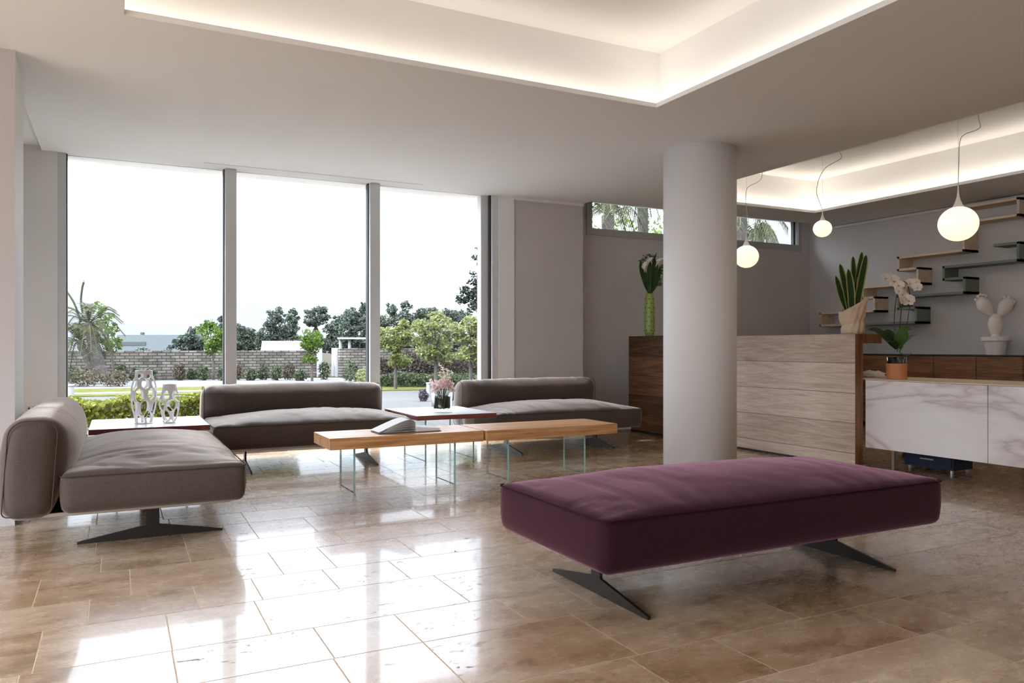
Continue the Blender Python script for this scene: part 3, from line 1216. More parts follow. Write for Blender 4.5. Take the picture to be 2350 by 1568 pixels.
for (dx, dz, n) in ((-.02, .46, 16), (.045, .415, 14), (.085, .40, 12), (-.135, .36, 9), (.01, .38, 10)):
    tip = Vector((dx, q.uniform(-.05, .05), dz))
    base = Vector((dx * .3, 0, .17))
    tube(bm, catmull([base, base.lerp(tip, .55) + Vector((.012, 0, .02)), tip], 5), .002, 5)
    for i in range(n):
        sprays.append(base.lerp(tip, .45 + .57 * i / n) + Vector((q.uniform(-.02, .02), q.uniform(-.02, .02), q.uniform(-.012, .012))))
obj('stems', bm, M['stemgreen'], r)
bm = NB()
for p in heads:
    for i in range(26):
        leaf(bm, p + Vector((q.gauss(0, .014), q.gauss(0, .014), q.gauss(0, .011))), .028, 0, .8, rr=q)
obj('blossoms', bm, M['pink'], r, label='full pink flower heads')
bm = NB()
for p in sprays:
    for i in range(4):
        leaf(bm, p + Vector((q.gauss(0, .006), q.gauss(0, .006), q.gauss(0, .006))), .019, 0, .75, rr=q)
obj('blossom_sprays', bm, M['peach'], r, label='loose peach blossom sprays above')

# ------------------------------------------------------------------ reception
r = thing('reception_desk', 'tall reception counter with grey oak plank front and brown end edge', 'desk', (5.70, 5.7, 0))
bm = NB()
box(bm, 0, .10, 4.638 - 5.7, 6.95 - 5.7, .025, 1.165)
for f in bm.faces:
    f.normal_update()
    f.material_index = 0 if f.normal.x < -.9 else 1
obj('front_panel', bm, [M['desk_wood'], M['edge_wood']], r)
bm = NB()
bbox(bm, .10, .345, 4.64 - 5.7, 6.95 - 5.7, 1.085, 1.165, .002)
obj('counter_shelf', bm, M['edge_wood'], r, label='brown top shelf behind the front')
bm = NB()
box(bm, .02, .09, 4.66 - 5.7, 6.93 - 5.7, 0, .025)
obj('plinth', bm, M['black'], r)

r = thing('dark_cabinet', 'dark walnut cabinet left of the column under the green vase', 'cabinet', (5.70, 7.5, 0))
bm = NB()
bbox(bm, 0, .50, 6.97 - 7.5, 7.975 - 7.5, .03, 1.186, .003)
obj('body', bm, M['walnut'], r)
bm = NB()
box(bm, .02, .48, 6.99 - 7.5, 7.955 - 7.5, 0, .03)
obj('plinth', bm, M['black'], r)

r = thing('marble_desk', 'low reception desk with veined white marble front', 'desk', (5.82, 3.2, 0))
for a, b in ((4.630, 3.566), (3.560, 2.2), (2.194, 1.2)):
    bm = NB()
    bbox(bm, 0, .022, b - 3.2, a - 3.2, .178, .762, .0015)
    obj('front_panel', bm, M['marble'], r)
bm = NB()
bbox(bm, -.004, .72, 1.2 - 3.2, 4.632 - 3.2, .764, .773, .002)
bbox(bm, .02, .72, 4.632 - 3.2, 5.3 - 3.2, .764, .773, .002)
obj('desktop', bm, M['shelf_tan'], r, label='thin pale oak worktop')
for y in (4.42, 2.9, 1.35):
    bm = NB()
    for x in (.09, .62):
        box(bm, x - .012, x + .012, y - 3.2 - .012, y - 3.2 + .012, 0, .762)
    box(bm, .1, .62, y - 3.2 - .01, y - 3.2 + .01, .74, .762)
    obj('leg', bm, M['steel'], r)
bm = NB()
box(bm, .45, .47, 1.3 - 3.2, 4.3 - 3.2, .42, .762)
obj('modesty_rail', bm, M['black'], r)

# swivel chair behind the marble desk (only its base shows under the front)
r = thing('office_chair', 'navy office chair tucked behind the marble desk', 'chair', (6.85, 4.72, 0))
bm = NB()
for k in range(5):
    a = 2 * PI * k / 5 + .3
    tube(bm, [(0, 0, .10), (.28 * math.cos(a), .28 * math.sin(a), .065)], [.022, .014], 8)
obj('base', bm, M['gasket'], r)
for k in range(5):
    a = 2 * PI * k / 5 + .3
    bm = NB()
    ball(bm, (.28 * math.cos(a), .28 * math.sin(a), .03), .03, .6, 1, 1, 12, 8)
    obj('caster', bm, M['black'], r, True)
bm = NB()
tube(bm, [(0, 0, .09), (0, 0, .43)], .025, 12)
obj('gas_column', bm, M['steel'], r)
obj('seat', cushion(.23, .23, .42, .50, .035, .02, .004, .001, 3, .04), M['navy'], r, True)
bm = NB()
tube(bm, catmull([(.19, 0, .44), (.26, 0, .5), (.27, 0, .62)], 5), .015, 8)
obj('back_stem', bm, M['gasket'], r)
bk = obj('backrest', cushion(.22, .03, .58, .74, .028, .0, .004, .001, 3, .04), M['navy'], r, True)
bk.rotation_euler = (0, 0, PI / 2)
bk.location = (.27, 0, 0)

r = thing('pedestal_drawers', 'dark drawer pedestal under the marble desk', 'drawers', (6.25, 4.25, 0))
bm = NB()
bbox(bm, -.13, .13, -.22, .22, .03, .40, .004)
obj('body', bm, M['navy'], r)
for z in (.05, .17, .29):
    bm = NB()
    bbox(bm, -.146, -.131, -.21, .21, z, z + .105, .003)
    d = obj('drawer', bm, M['navy'], r)
    bm = NB()
    box(bm, -.156, -.146, -.06, .06, z + .05, z + .06)
    obj('handle', bm, M['steel'], d)
for x in (-.1, .1):
    for y in (-.19, .19):
        bm = NB()
        tube(bm, [(x, y, 0), (x, y, .03)], .015, 8)
        obj('foot', bm, M['steel'], r)

# sideboard along the right wall
r = thing('sideboard', 'long brown oak sideboard along the right wall behind the desk', 'sideboard', (8.85, 4.6, 0))
y0, y1 = 1.4 - 4.6, 8.0 - 4.6
bm = NB()
bbox(bm, .024, .42, y0, y1, .06, .945, .003)
obj('body', bm, M['walnut'], r)
bm = NB()
bbox(bm, -.006, .43, y0 - .01, y1 + .01, .945, .96, .003)
obj('worktop', bm, M['black'], r, label='thin dark top')
bm = NB()
box(bm, .05, .4, y0 + .05, y1 - .05, 0, .06)
obj('plinth', bm, M['black'], r)
ys_ = [8.0, 7.1, 6.079, 5.553, 5.031, 4.4, 3.8, 3.2, 2.6, 2.0, 1.4]
for a, b in zip(ys_, ys_[1:]):
    bm = NB()
    bbox(bm, 0, .024, b - 4.6 + .003, a - 4.6 - .003, .07, .942, .002)
    obj('door', bm, M['sideboard_wood'], r)


# ribbon shelves on the right wall
def ribbon(name, label, path, mat):
    bm = NB()
    t = .015
    x0, x1 = 9.03, 9.298
    for (ya, za), (yb, zb) in zip(path, path[1:]):
        bbox(bm, x0, x1, min(ya, yb) - t, max(ya, yb) + t, min(za, zb) - t, max(za, zb) + t, .0015, 1)
    o = obj(name, bm, mat)
    return tag(o, label, 'shelf', 'meandering wall shelves')


ribbon('wall_shelf', 'pale oak ribbon shelf stepping up the right wall',
       [(5.82, 2.725), (5.19, 2.725), (5.19, 2.54), (5.82, 2.54), (5.82, 2.21), (6.69, 2.21), (6.69, 2.05), (6.42, 2.05), (6.42, 1.86),
        (7.23, 1.86), (7.23, 1.715), (7.05, 1.715), (7.05, 1.535), (7.94, 1.535), (7.94, 1.36), (7.24, 1.36)], M['shelf_tan'])
ribbon('wall_shelf', 'grey green ribbon shelf below the pale oak one',
       [(5.45, 2.225), (5.19, 2.225), (5.19, 2.03), (6.07, 2.03), (6.07, 1.88), (5.81, 1.88), (5.81, 1.705), (6.69, 1.705), (6.69, 1.55),
        (6.44, 1.55), (6.44, 1.365), (7.20, 1.365)], M['shelf_green'])

# cactus ornament
r = thing('cactus_ornament', 'white ceramic prickly pear cactus in a pot on the sideboard', 'ornament', (9.08, 5.47, .9605), -.5)
bm = NB()
lathe(bm, [(.094, 0), (.120, .155), (.128, .158), (.148, .162), (.152, .21), (.13, .212), (.125, .19), (0, .188)], 40, cap=False)
bm.faces.new([v for v in bm.verts if abs(v.co.z) < 1e-6][:40])
obj('pot', bm, M['offwhite'], r)
bm = NB()
def pad(c, rx, rz_, tilt, ry=.055):
    t = bmesh.new()
    bmesh.ops.create_uvsphere(t, u_segments=24, v_segments=18, radius=1)
    for v in t.verts:
        k = .62 + .38 * min(1, (v.co.z + 1) / 1.1)
        v.co.x *= k
        v.co.y *= k
    join(bm, t, Matrix.Translation(c) @ Matrix.Rotation(tilt, 4, 'Y') @ Matrix.Diagonal((rx, ry, rz_, 1)))
pad((0, 0, .335), .085, .150, 0, .07)
pad((-.115, 0, .555), .085, .135, -.62)
pad((.105, 0, .55), .082, .125, .62)
lathe(bm, [(.05, .185), (.045, .23), (.04, .26)], 20)
for x, y, z in ((-.205, -.01, .675), (-.170, .0, .70), (-.14, .0, .695), (-.225, .0, .64), (-.115, .0, .69), (.10, 0, .672), (.15, .0, .668), (.19, 0, .645), (.205, -.01, .62), (.215, 0, .60), (.0, -.06, .45), (-.01, -.05, .215)):
    ball(bm, (x, y, z), .018, u=10, v=8)
obj('cactus', bm, M['offwhite'], r, True)

# snake plant on the counter
r = thing('snake_plant', 'snake plant in a beige wrapped pot on the tall counter', 'plant', (5.865, 4.80, 1.1655))
bm = NB()
lathe(bm, [(.07, 0), (.088, .2), (.082, .2), (.07, .17), (0, .168)], 28, cap=False)
bm.faces.new([v for v in bm.verts if abs(v.co.z) < 1e-6][:28])
obj('pot', bm, M['orange'], r, True)
bm = NB()
nu, rows_ = 60, []
for j in range(13):
    t = j / 12
    row = []
    for i in range(nu):
        a = 2 * PI * i / nu
        rr = .092 + .018 * t + .006 * math.sin(5 * a + 2 * t) * (.3 + t) + .004 * math.sin(11 * a - 9 * t) - .016 * math.exp(-((t - .38) / .07) ** 2)
        top = .265 + .065 * math.cos(a + .55)
        if t > .8:
            rr += .028 * (t - .8) / .2 * max(0, math.cos(a + .55))
        row.append(bm.verts.new((rr * math.cos(a), rr * math.sin(a), .001 + t * top)))
    rows_.append(row)
for a_, b_ in zip(rows_, rows_[1:]):
    for i in range(nu):
        bm.faces.new((a_[i], a_[(i + 1) % nu], b_[(i + 1) % nu], b_[i]))
o = obj('wrapping', bm, M['wrap'], r, True, label='crumpled beige wrapping')
md = o.modifiers.new('thick', 'SOLIDIFY')
md.thickness = .002
bm = NB()
lathe(bm, [(.0, .16), (.075, .162)], 24, cap=False)
obj('soil', bm, M['soil'], r)
dcam = 6.95
base0 = Vector((5.865, 4.80, 1.1655))
for (tx, ty, bx, w, back) in ((1930, 618, 1948, .026, 0), (1948, 630, 1953, .026, -.05), (1958, 601, 1957, .022, .04), (1976, 591, 1962, .026, .03), (1985, 598, 1966, .028, -.04), (1921, 645, 1944, .024, .03)):
    bm = NB()
    tip = at(tx, ty, dcam + back) - base0
    b0 = at(bx, 722, dcam) - base0
    b0 = Vector((b0.x * .5, b0.y * .5, .15))
    mid = b0.lerp(tip, .55) + Vector((q.uniform(-.01, .01), q.uniform(-.01, .01), 0)) + (b0.lerp(tip, .5) - Vector((0, 0, .3))) * .05
    tip2 = tip + (tip - mid).normalized() * .05
    blade(bm, [b0, mid, tip, tip2], [w * .8, w * 1.25, w * 1.35, w * 1.15, w * .6, .0015], .22, Vector((-SN + q.uniform(-.4, .4), -CS + q.uniform(-.4, .4), .1)), 0, 1)
    obj('leaf', bm, [M['leaf_dark'], M['leaf_edge']], r, True)

# white orchid on the marble desk
oloc = Vector((6.05, 4.497, .7735))
r = thing('orchid', 'white orchid in a dark glass pot with orange sleeve', 'plant', oloc)
dcam = 6.757
bm = NB()
lathe(bm, [(.078, .001), (.080, .19), (.074, .19), (.073, .17)], 36, cap=False)
bm.faces.new([v for v in bm.verts if v.co.z < .002][:36])
obj('pot', bm, M['dark_glass'], r, True)
bm = NB()
lathe(bm, [(.0795, .0), (.0825, .0), (.0845, .135), (.0815, .135)], 36, cap=False)
obj('sleeve', bm, M['orange'], r, label='orange paper sleeve round the pot')
bm = NB()
lathe(bm, [(0, .175), (.074, .172)], 20, cap=False)
obj('soil', bm, M['soil'], r)
for k, (pts, w) in enumerate((([(2056, 800), (2035, 778), (2010, 760), (1992, 757)], .050), ([(2056, 800), (2046, 776), (2036, 762), (2026, 764)], .045),
                              ([(2060, 800), (2068, 775), (2080, 757), (2092, 757)], .050), ([(2060, 800), (2075, 785), (2092, 772), (2108, 768)], .034),
                              ([(2058, 802), (2050, 790), (2044, 784), (2036, 786)], .04))):
    bm = NB()
    dd = (-.05, .08, -.10, .10, -.16)[k]
    P = [at(x, y, dcam + dd * i / 3) - oloc for i, (x, y) in enumerate(pts)]
    up = Vector((0, 0, 1)) if k != 2 else Vector((-.5, -.6, .6))
    if k in (0, 1):
        up = Vector((-.5, -.8, .9))
    blade(bm, P, [w * .4, w, w * .95, w * .6, .002], .2, up)
    obj('leaf', bm, M['leaf_mid'] if k in (2, 3) else M['leaf_dark'], r, True)
for pts in ([(2054, 800), (2052, 740), (2056, 690), (2060, 672)], [(2060, 800), (2066, 740), (2070, 690), (2072, 655)], [(2066, 805), (2082, 740), (2088, 690), (2082, 652), (2062, 644), (2036, 640)]):
    bm = NB()
    tube(bm, catmull([at(x, y, dcam) - oloc for x, y in pts], 6), .0035, 6)
    obj('stem', bm, M['stemdark'], r)
bm = NB()
tube(bm, catmull([at(x, y, dcam - .08) - oloc for x, y in ((2058, 808), (2066, 792), (2072, 796), (2064, 808), (2080, 816), (2092, 812))], 5), .004, 6)
obj('root', bm, M['stemgreen'], r)


def bloom(parent, c, size, yaw, seed):
    qq = random.Random(seed)
    bm = NB()
    fwd = Vector((-SN, -CS, .05)).normalized()
    fwd.rotate(Matrix.Rotation(yaw, 3, 'Z'))
    rt = fwd.cross(Vector((0, 0, 1))).normalized()
    up = rt.cross(fwd)
    for k, (ang, ln, wd) in enumerate(((.5, 1, .62), (PI - .5, 1, .62), (PI / 2, .95, .40), (-.75, .9, .36), (PI + .75, .9, .36))):
        d = rt * math.cos(ang) + up * math.sin(ang)
        sdir = fwd.cross(d)
        P = [c + d * size * ln * t + fwd * size * .22 * math.sin(t * 2.2) for t in (0, .35, .7, 1)]
        W = [.12, .95, 1, .12]
        rowsb = []
        for p, w in zip(P, W):
            rowsb.append([bm.verts.new(p + sdir * size * wd * w * s + fwd * (-.06 * size * abs(s))) for s in (-1, -.5, 0, .5, 1)])
        for a, b in zip(rowsb, rowsb[1:]):
            for i in range(4):
                bm.faces.new((a[i], a[i + 1], b[i + 1], b[i]))
    o = obj('blossom', bm, M['petal'], parent, True)
    bm = NB()
    ball(bm, c + fwd * size * .22 - up * size * .12, size * .14, u=8, v=6)
    obj('lip', bm, M['petal_lip'], o, True)


for k, (x, y, s, yw) in enumerate(((2032, 638, .045, .3), (2050, 645, .062, .1), (2062, 655, .05, -.4), (2074, 660, .045, .5), (2088, 650, .045, -.3), (2098, 652, .055, -.6), (2106, 660, .045, -.8),
                                   (2072, 680, .055, .2), (2084, 690, .06, -.2), (2070, 690, .045, .5), (2062, 668, .04, 0), (2042, 634, .042, .5))):
    bloom(r, at(x, y, dcam + q.uniform(-.08, .06)) - oloc, s, yw, k)

# crumpled napkins by the counter end
bm = NB()
for k, (dx, dy, rr) in enumerate(((0, 0, .06), (.03, -.055, .055), (-.01, .05, .05), (.05, .02, .05))):
    t = bmesh.new()
    bmesh.ops.create_icosphere(t, subdivisions=4, radius=1)
    for v in t.verts:
        n = noise.noise(v.co * 2.2 + Vector((k * 5, 0, 0))) * .35 + abs(noise.noise(v.co * 5)) * .25
        v.co *= 1 + n
        v.co.z = max(v.co.z, -.55)
    join(bm, t, Matrix.Translation((dx, dy, rr * .36)) @ Matrix.Diagonal((rr * 1.15, rr * 1.2, rr * .62, 1)))
o = obj('crumpled_cloth', bm, M['napkin'], None, True)
o.location = (6.16, 4.86, .7735)
tag(o, 'crumpled cream cloth lying on the desk beside the orchid pot', 'cloth')

# green dotted vase with callas on the dark cabinet
gl = Vector((5.90, 7.815, 1.1865))
r = thing('calla_vase', 'slim lime green dotted vase of callas on the dark cabinet', 'flowers', gl)
bm = NB()
lathe(bm, [(.052, 0), (.060, .06), (.064, .2), (.062, .36), (.052, .50), (.048, .53), (.042, .53), (.045, .45), (.0, .42)], 32, cap=False)
bm.faces.new([v for v in bm.verts if abs(v.co.z) < 1e-6][:32])
for j in range(8):
    z = .07 + .056 * j
    for i in range(6):
        a = 2 * PI * (i + (.5 if j % 2 else 0)) / 6 + .3
        rr = .061 if z < .4 else .056
        t = bmesh.new()
        bmesh.ops.create_uvsphere(t, u_segments=8, v_segments=6, radius=.0075)
        for f in t.faces:
            f.material_index = 1
        join(bm, t, Matrix.Translation((rr * math.cos(a), rr * math.sin(a), z)))
obj('vase', bm, [M['limegreen'], M['dot']], r, True)
bm = NB()
dcam = 9.64
for pts, w in (([(1490, 676), (1481, 645), (1472, 615), (1469, 598)], .035), ([(1492, 676), (1498, 640), (1503, 612), (1502, 590)], .05), ([(1491, 676), (1489, 640), (1491, 610), (1490, 596)], .03),
               ([(1493, 676), (1504, 650), (1512, 628), (1515, 610)], .03), ([(1491, 676), (1495, 640), (1500, 600), (1507, 580)], .014)):
    blade(bm, [at(x, y, dcam + q.uniform(-.06, .06)) - gl for x, y in pts], [w * .3, w, w * 1.1, w * .7, .002], .25, Vector((-.5, -.8, .25)))
obj('leaves', bm, M['leaf_dark'], r, True)
bm = NB()
for x, y, s in ((1482, 592, .07), (1492, 590, .06), (1500, 594, .06), (1475, 600, .05), (1512, 640, .05), (1518, 625, .05), (1513, 652, .04), (1520, 612, .04)):
    c = at(x, y, dcam) - gl
    bm = NB()
    tube(bm, [c, c.lerp(Vector((0, 0, .5)), .9)], .0025, 5)
    for i in range(40):
        leaf(bm, c + Vector((q.uniform(-s, s) * .7, q.uniform(-s, s) * .7, q.uniform(-s, s) * .6)), .03, 0, .5, rr=q)
    obj('greenery', bm, M['leaf_mid'], r)
for x, y, tw in ((1479, 617, -.35), (1487, 605, .1), (1509, 604, .35)):
    bm = NB()
    c = at(x, y, dcam - .08) - gl
    t = bmesh.new()
    n, rr_ = 20, []
    for j in range(7):
        tt = j / 6
        row = []
        for i in range(n):
            a = 2 * PI * i / n
            rad_ = .004 + .030 * tt ** 1.7
            row.append(t.verts.new((rad_ * math.cos(a), rad_ * math.sin(a), -.05 + .10 * tt + .035 * tt * tt * math.cos(a))))
        rr_.append(row)
    for a_, b_ in zip(rr_, rr_[1:]):
        for i in range(n):
            t.faces.new((a_[i], a_[(i + 1) % n], b_[(i + 1) % n], b_[i]))
    join(bm, t, Matrix.Translation(c) @ Matrix.Rotation(tw, 4, 'Y') @ Matrix.Rotation(.4, 4, 'X'))
    cl = obj('calla', bm, M['petal'], r, True)
bm = NB()
for x in (1486, 1490, 1494, 1497):
    tube(bm, [at(x, 610, dcam - .03) - gl, at(1489 + (x - 1490) * .4, 690, dcam) - gl], .004, 6)
obj('stems', bm, M['stemgreen'], r)


# ------------------------------------------------------------------ pendants
def pendant(label, c, rad, wire, cord, neck):
    """c globe centre; cord given as offsets (along view-right, up) from the globe centre"""
    c = Vector(c)
    r = thing('pendant_lamp', label, 'lamp', (c.x, c.y, 3.25), 0, 'globe pendants over the desk')
    c0 = c - Vector((c.x, c.y, 3.25))
    bm = NB()
    ball(bm, c0, rad, 1, 1, .94, 40, 28)
    g = obj('globe', bm, M['globe'], r, True)
    bm = NB()
    prof = []
    for i in range(15):
        t = i / 14
        prof.append((.0045 + (rad * .30) * (1 - t) ** 2.6, rad * .86 + t * neck))
    lathe(bm, prof, 28, c0)
    obj('neck', bm, M['lampneck'], r, True)
    top = c0 + Vector((0, 0, rad * .86 + neck))
    bm = NB()
    tube(bm, [top, (0, 0, 0)], .0012, 6)
    obj('wire', bm, M['steel'], r)
    bm = NB()
    R = Vector((CS, -SN, 0))
    pts = [top] + [top + R * a + Vector((0, 0, b)) for a, b in cord]
    tube(bm, catmull(pts, 8), .0032, 8)
    obj('cord', bm, M['cord'], r)
    bm = NB()
    e = pts[-1]
    lathe(bm, [(.03, -.012), (.03, 0)], 20, (e.x, e.y, 0))
    obj('ceiling_rose', bm, M['lampneck'], r)


def pend(label, px, py, d, rad, nk, cordpx, topz=3.25):
    c = at(px, py, d)
    k = d / F
    top = c.z + rad * .86 + nk
    cord = [((x - px) * k, (HY - y) * k + EYE - top) for x, y in cordpx]
    last = cord[-1]
    cord.append((last[0] - .015, topz - top))
    pendant(label, c, rad, None, cord, nk)


pend('globe pendant lamp with the biggest globe, furthest to the right', 2199, 514, 7.24, .171, .215, [(2200, 385), (2203, 325), (2215, 308), (2240, 299), (2250, 290), (2247, 277)])
pend('globe pendant lamp with the smallest globe, the middle of the three', 1887.5, 525, 8.64, .100, .125, [(1880, 462), (1874, 440), (1880, 410), (1895, 385), (1920, 370), (1931, 362), (1928, 350)])
pend('globe pendant lamp hanging lowest, right beside the white column', 1713, 589, 8.99, .139, .175, [(1718, 510), (1713, 475), (1711, 455), (1714, 434), (1722, 426), (1740, 417), (1749, 403)])

# ------------------------------------------------------------------ the garden
GZ = -.10


def poly(name, px, z, mat, label, cat):
    bm = NB()
    pts = [ground(x, y, z) for x, y in px]
    prism(bm, [(p.x, p.y, z - .04) for p in pts], (0, 0, .04))
    return struct(name, bm, mat, label, cat)


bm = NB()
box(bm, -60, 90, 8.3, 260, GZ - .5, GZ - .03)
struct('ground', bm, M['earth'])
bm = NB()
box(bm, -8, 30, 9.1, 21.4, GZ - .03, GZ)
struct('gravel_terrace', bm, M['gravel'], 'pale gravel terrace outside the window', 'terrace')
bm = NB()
box(bm, -8, 9, 8.3, 9.098, GZ - .03, GZ + .02)  # hidden strip added as a bounce surface for the ceiling
struct('bounce_paving', bm, M['terrace'], 'white strip outside the window, added to bounce daylight indoors', 'bounce_paving')
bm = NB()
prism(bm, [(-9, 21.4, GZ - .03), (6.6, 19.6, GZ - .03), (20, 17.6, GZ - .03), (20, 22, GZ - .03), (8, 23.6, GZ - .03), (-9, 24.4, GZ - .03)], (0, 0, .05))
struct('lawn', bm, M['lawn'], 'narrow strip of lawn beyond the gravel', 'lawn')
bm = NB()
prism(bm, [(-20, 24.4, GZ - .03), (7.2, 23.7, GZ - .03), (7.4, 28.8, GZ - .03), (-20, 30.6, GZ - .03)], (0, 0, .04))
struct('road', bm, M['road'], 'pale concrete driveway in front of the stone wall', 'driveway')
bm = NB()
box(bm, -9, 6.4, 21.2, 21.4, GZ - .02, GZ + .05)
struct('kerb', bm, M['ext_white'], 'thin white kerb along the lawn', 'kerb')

# dry stone wall with a gateway
r = thing('stone_wall', 'low dry stone garden wall with a gateway', 'wall', (4, 31, GZ), kind='structure')
bm = NB()
box(bm, -14, 3.05, -.25, .25, -.02, 1.02)
obj('wall_section', bm, M['stone'], r)
bm = NB()
box(bm, 3.78, 7.6, -.9, -.4, -.02, 1.1)
obj('wall_section', bm, M['stone'], r)
for x in (3.02, 3.72):
    bm = NB()
    box(bm, x, x + .14, -.6, .2, -.02, 1.12)
    obj('gate_pier', bm, M['ext_white'], r)
bm = NB()
box(bm, 5.6, 16, -4.2, -3.7, -.02, .62)
obj('wall_section', bm, M['ext_grey'], r)

# near hedge
q = random.Random(21)
bm = NB()
for _ in range(15000):
    x, y = q.uniform(-1.2, 1.9), q.uniform(9.15, 9.75)
    zt = .54 + .03 * math.sin(x * 9) + .03 * noise.noise(Vector((x * 4, y * 4, 0)))
    z = zt * (1 - abs(q.gauss(0, .25))) if q.random() < .75 else zt - abs(q.gauss(0, .02))
    leaf(bm, (x, y, GZ + .03 + max(0, z)), q.uniform(.035, .065), 0, .7, rr=q)
for _ in range(4000):
    x, y = q.uniform(-1.2, 1.9), q.uniform(9.15, 9.75)
    leaf(bm, (x, y, GZ + .57 + .03 * math.sin(x * 9) + q.gauss(0, .012)), q.uniform(.035, .055), 0, .7, rr=q)
o = obj('hedge', bm, M['hedge'])
tag(o, 'clipped yellow green hedge right outside the left pane', 'hedge')


def shrub(label, px, py, d, rx, rz_, n, mat, group=None, cat='bush', name='shrub', ls=None):
    """py is the foot of the bush in the photo"""
    p = at(px, py, d)
    bm = NB()
    qq = random.Random(int(px * 13 + py))
    cloud(bm, (0, 0, rz_ * .9), (rx, rx, rz_), n, ls or d * .0032, qq, .4)
    for v in bm.verts:
        v.co.z = max(v.co.z, .01)
    o = obj(name, bm, M[mat])
    o.location = (p.x, p.y, -.105)
    return tag(o, label, cat, group)


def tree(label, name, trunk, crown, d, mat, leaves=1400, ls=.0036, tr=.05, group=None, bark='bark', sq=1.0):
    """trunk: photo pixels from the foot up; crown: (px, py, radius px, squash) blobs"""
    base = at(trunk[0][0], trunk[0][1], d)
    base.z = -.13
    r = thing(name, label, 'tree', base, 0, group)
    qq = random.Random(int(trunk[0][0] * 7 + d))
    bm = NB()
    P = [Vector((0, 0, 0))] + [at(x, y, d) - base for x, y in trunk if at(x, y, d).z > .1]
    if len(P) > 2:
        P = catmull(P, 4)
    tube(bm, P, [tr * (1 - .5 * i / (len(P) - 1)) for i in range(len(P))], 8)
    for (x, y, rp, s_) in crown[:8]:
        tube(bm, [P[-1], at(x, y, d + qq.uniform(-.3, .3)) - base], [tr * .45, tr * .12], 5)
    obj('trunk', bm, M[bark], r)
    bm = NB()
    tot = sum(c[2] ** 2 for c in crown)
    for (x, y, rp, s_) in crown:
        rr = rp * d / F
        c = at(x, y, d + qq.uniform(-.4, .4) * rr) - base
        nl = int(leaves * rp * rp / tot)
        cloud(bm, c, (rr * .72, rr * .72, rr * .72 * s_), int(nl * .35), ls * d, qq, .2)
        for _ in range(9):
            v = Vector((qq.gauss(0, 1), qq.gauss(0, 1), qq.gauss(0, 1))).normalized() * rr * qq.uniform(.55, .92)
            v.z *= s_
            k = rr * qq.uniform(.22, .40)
            cloud(bm, c + v, (k, k, k * .75), int(nl * .075), ls * d, qq, .2)
    obj('crown', bm, M[mat], r)
    return r


# palm by the left pane
r = thing('palm_tree', 'leaning palm with two shaggy trunks in the left pane', 'palm', at(215, 872, 24))
b0 = at(215, 872, 24)
bm = NB()
for pts, rad_ in (([(218, 876), (212, 850), (200, 820), (188, 800), (184, 780)], (.16, .10)), ([(236, 872), (228, 840), (216, 800), (207, 765), (204, 740)], (.20, .12))):
    P = catmull([at(x, y, 24) - b0 for x, y in pts], 5)
    tube(bm, P, [rad_[0] + (rad_[1] - rad_[0]) * i / (len(P) - 1) + .015 * math.sin(i * 2.1) for i in range(len(P))], 10)
obj('trunk', bm, M['palmbark'], r)
q = random.Random(5)
bm = NB()
for cx_, cy_, nfr, ln in ((204, 742, 34, 1.15), (184, 782, 26, .95)):
    for k in range(nfr):
        a = q.uniform(0, 2 * PI)
        el = q.uniform(-.9, 1.0)
        c = at(cx_, cy_, 24) - b0
        d_ = Vector((math.cos(a) * math.cos(el), math.sin(a) * math.cos(el), math.sin(el)))
        P = catmull([c, c + d_ * ln * .5 + Vector((0, 0, .12)), c + d_ * ln * .9 - Vector((0, 0, .12 + .25 * math.cos(el)))], 6)
        for i in range(2, len(P)):
            t = (P[i] - P[i - 1]).normalized()
            s_ = t.cross(Vector((0, 0, 1)))
            if s_.length < .05:
                continue
            s_.normalize()
            for sg in (-1, 1):
                for u_ in (0, .5):
                    p = P[i - 1].lerp(P[i], u_)
                    e = p + s_ * sg * .20 + t * .13 - Vector((0, 0, .07))
                    bm.faces.new([bm.verts.new(p), bm.verts.new(p + t * .02), bm.verts.new(e)])
        tube(bm, P, .012, 4)
for pts in ([(190, 720), (186, 690), (188, 665), (192, 648)], [(186, 740), (172, 700), (155, 672), (140, 660)], [(188, 735), (172, 712), (150, 704)]):
    P = catmull([at(x, y, 24) - b0 for x, y in pts], 6)
    tube(bm, P, .03, 5)
    for i in range(1, len(P)):
        t = (P[i] - P[i - 1]).normalized()
        for sg in (-1, 1):
            s_ = Vector((CS, -SN, 0)) * sg
            e = P[i] + s_ * .06 + t * .16
            bm.faces.new([bm.verts.new(P[i]), bm.verts.new(P[i] + t * .03), bm.verts.new(e)])
obj('fronds', bm, M['palmleaf'], r)

tree('loose green tree right behind the palm', 'tree', [(262, 862), (258, 830), (256, 800)], [(240, 740, 26, 1.1), (262, 790, 26, .9), (225, 710, 20, 1), (258, 760, 14, 1.2), (275, 780, 10, 1), (232, 775, 22, 1)], 26, 'spring', 1500)
tree('bright green tree left of the first mullion', 'tree', [(490, 850), (489, 825), (488, 805)], [(488, 770, 34, 1.15), (470, 760, 20, 1), (508, 785, 24, 1.2), (488, 800, 24, .8), (480, 740, 14, 1)], 27, 'spring', 1700)
tree('round bright green tree in the middle pane before the stone wall', 'tree', [(716, 858), (716, 835), (715, 810)], [(714, 775, 29, .95), (702, 785, 20, 1), (728, 785, 18, 1), (714, 800, 22, .8), (714, 826, 24, .4)], 26, 'spring', 2200, .0030)
tree('lime leaved tree nearest the second mullion in the right pane', 'tree', [(908, 850), (910, 825), (912, 805)], [(915, 825, 34, .6), (890, 765, 26, .9), (928, 742, 16, .9), (905, 772, 32, .8), (932, 760, 24, .9), (885, 788, 20, .6), (935, 785, 22, .7), (908, 800, 26, .6)], 21, 'lime', 3200, .0038)
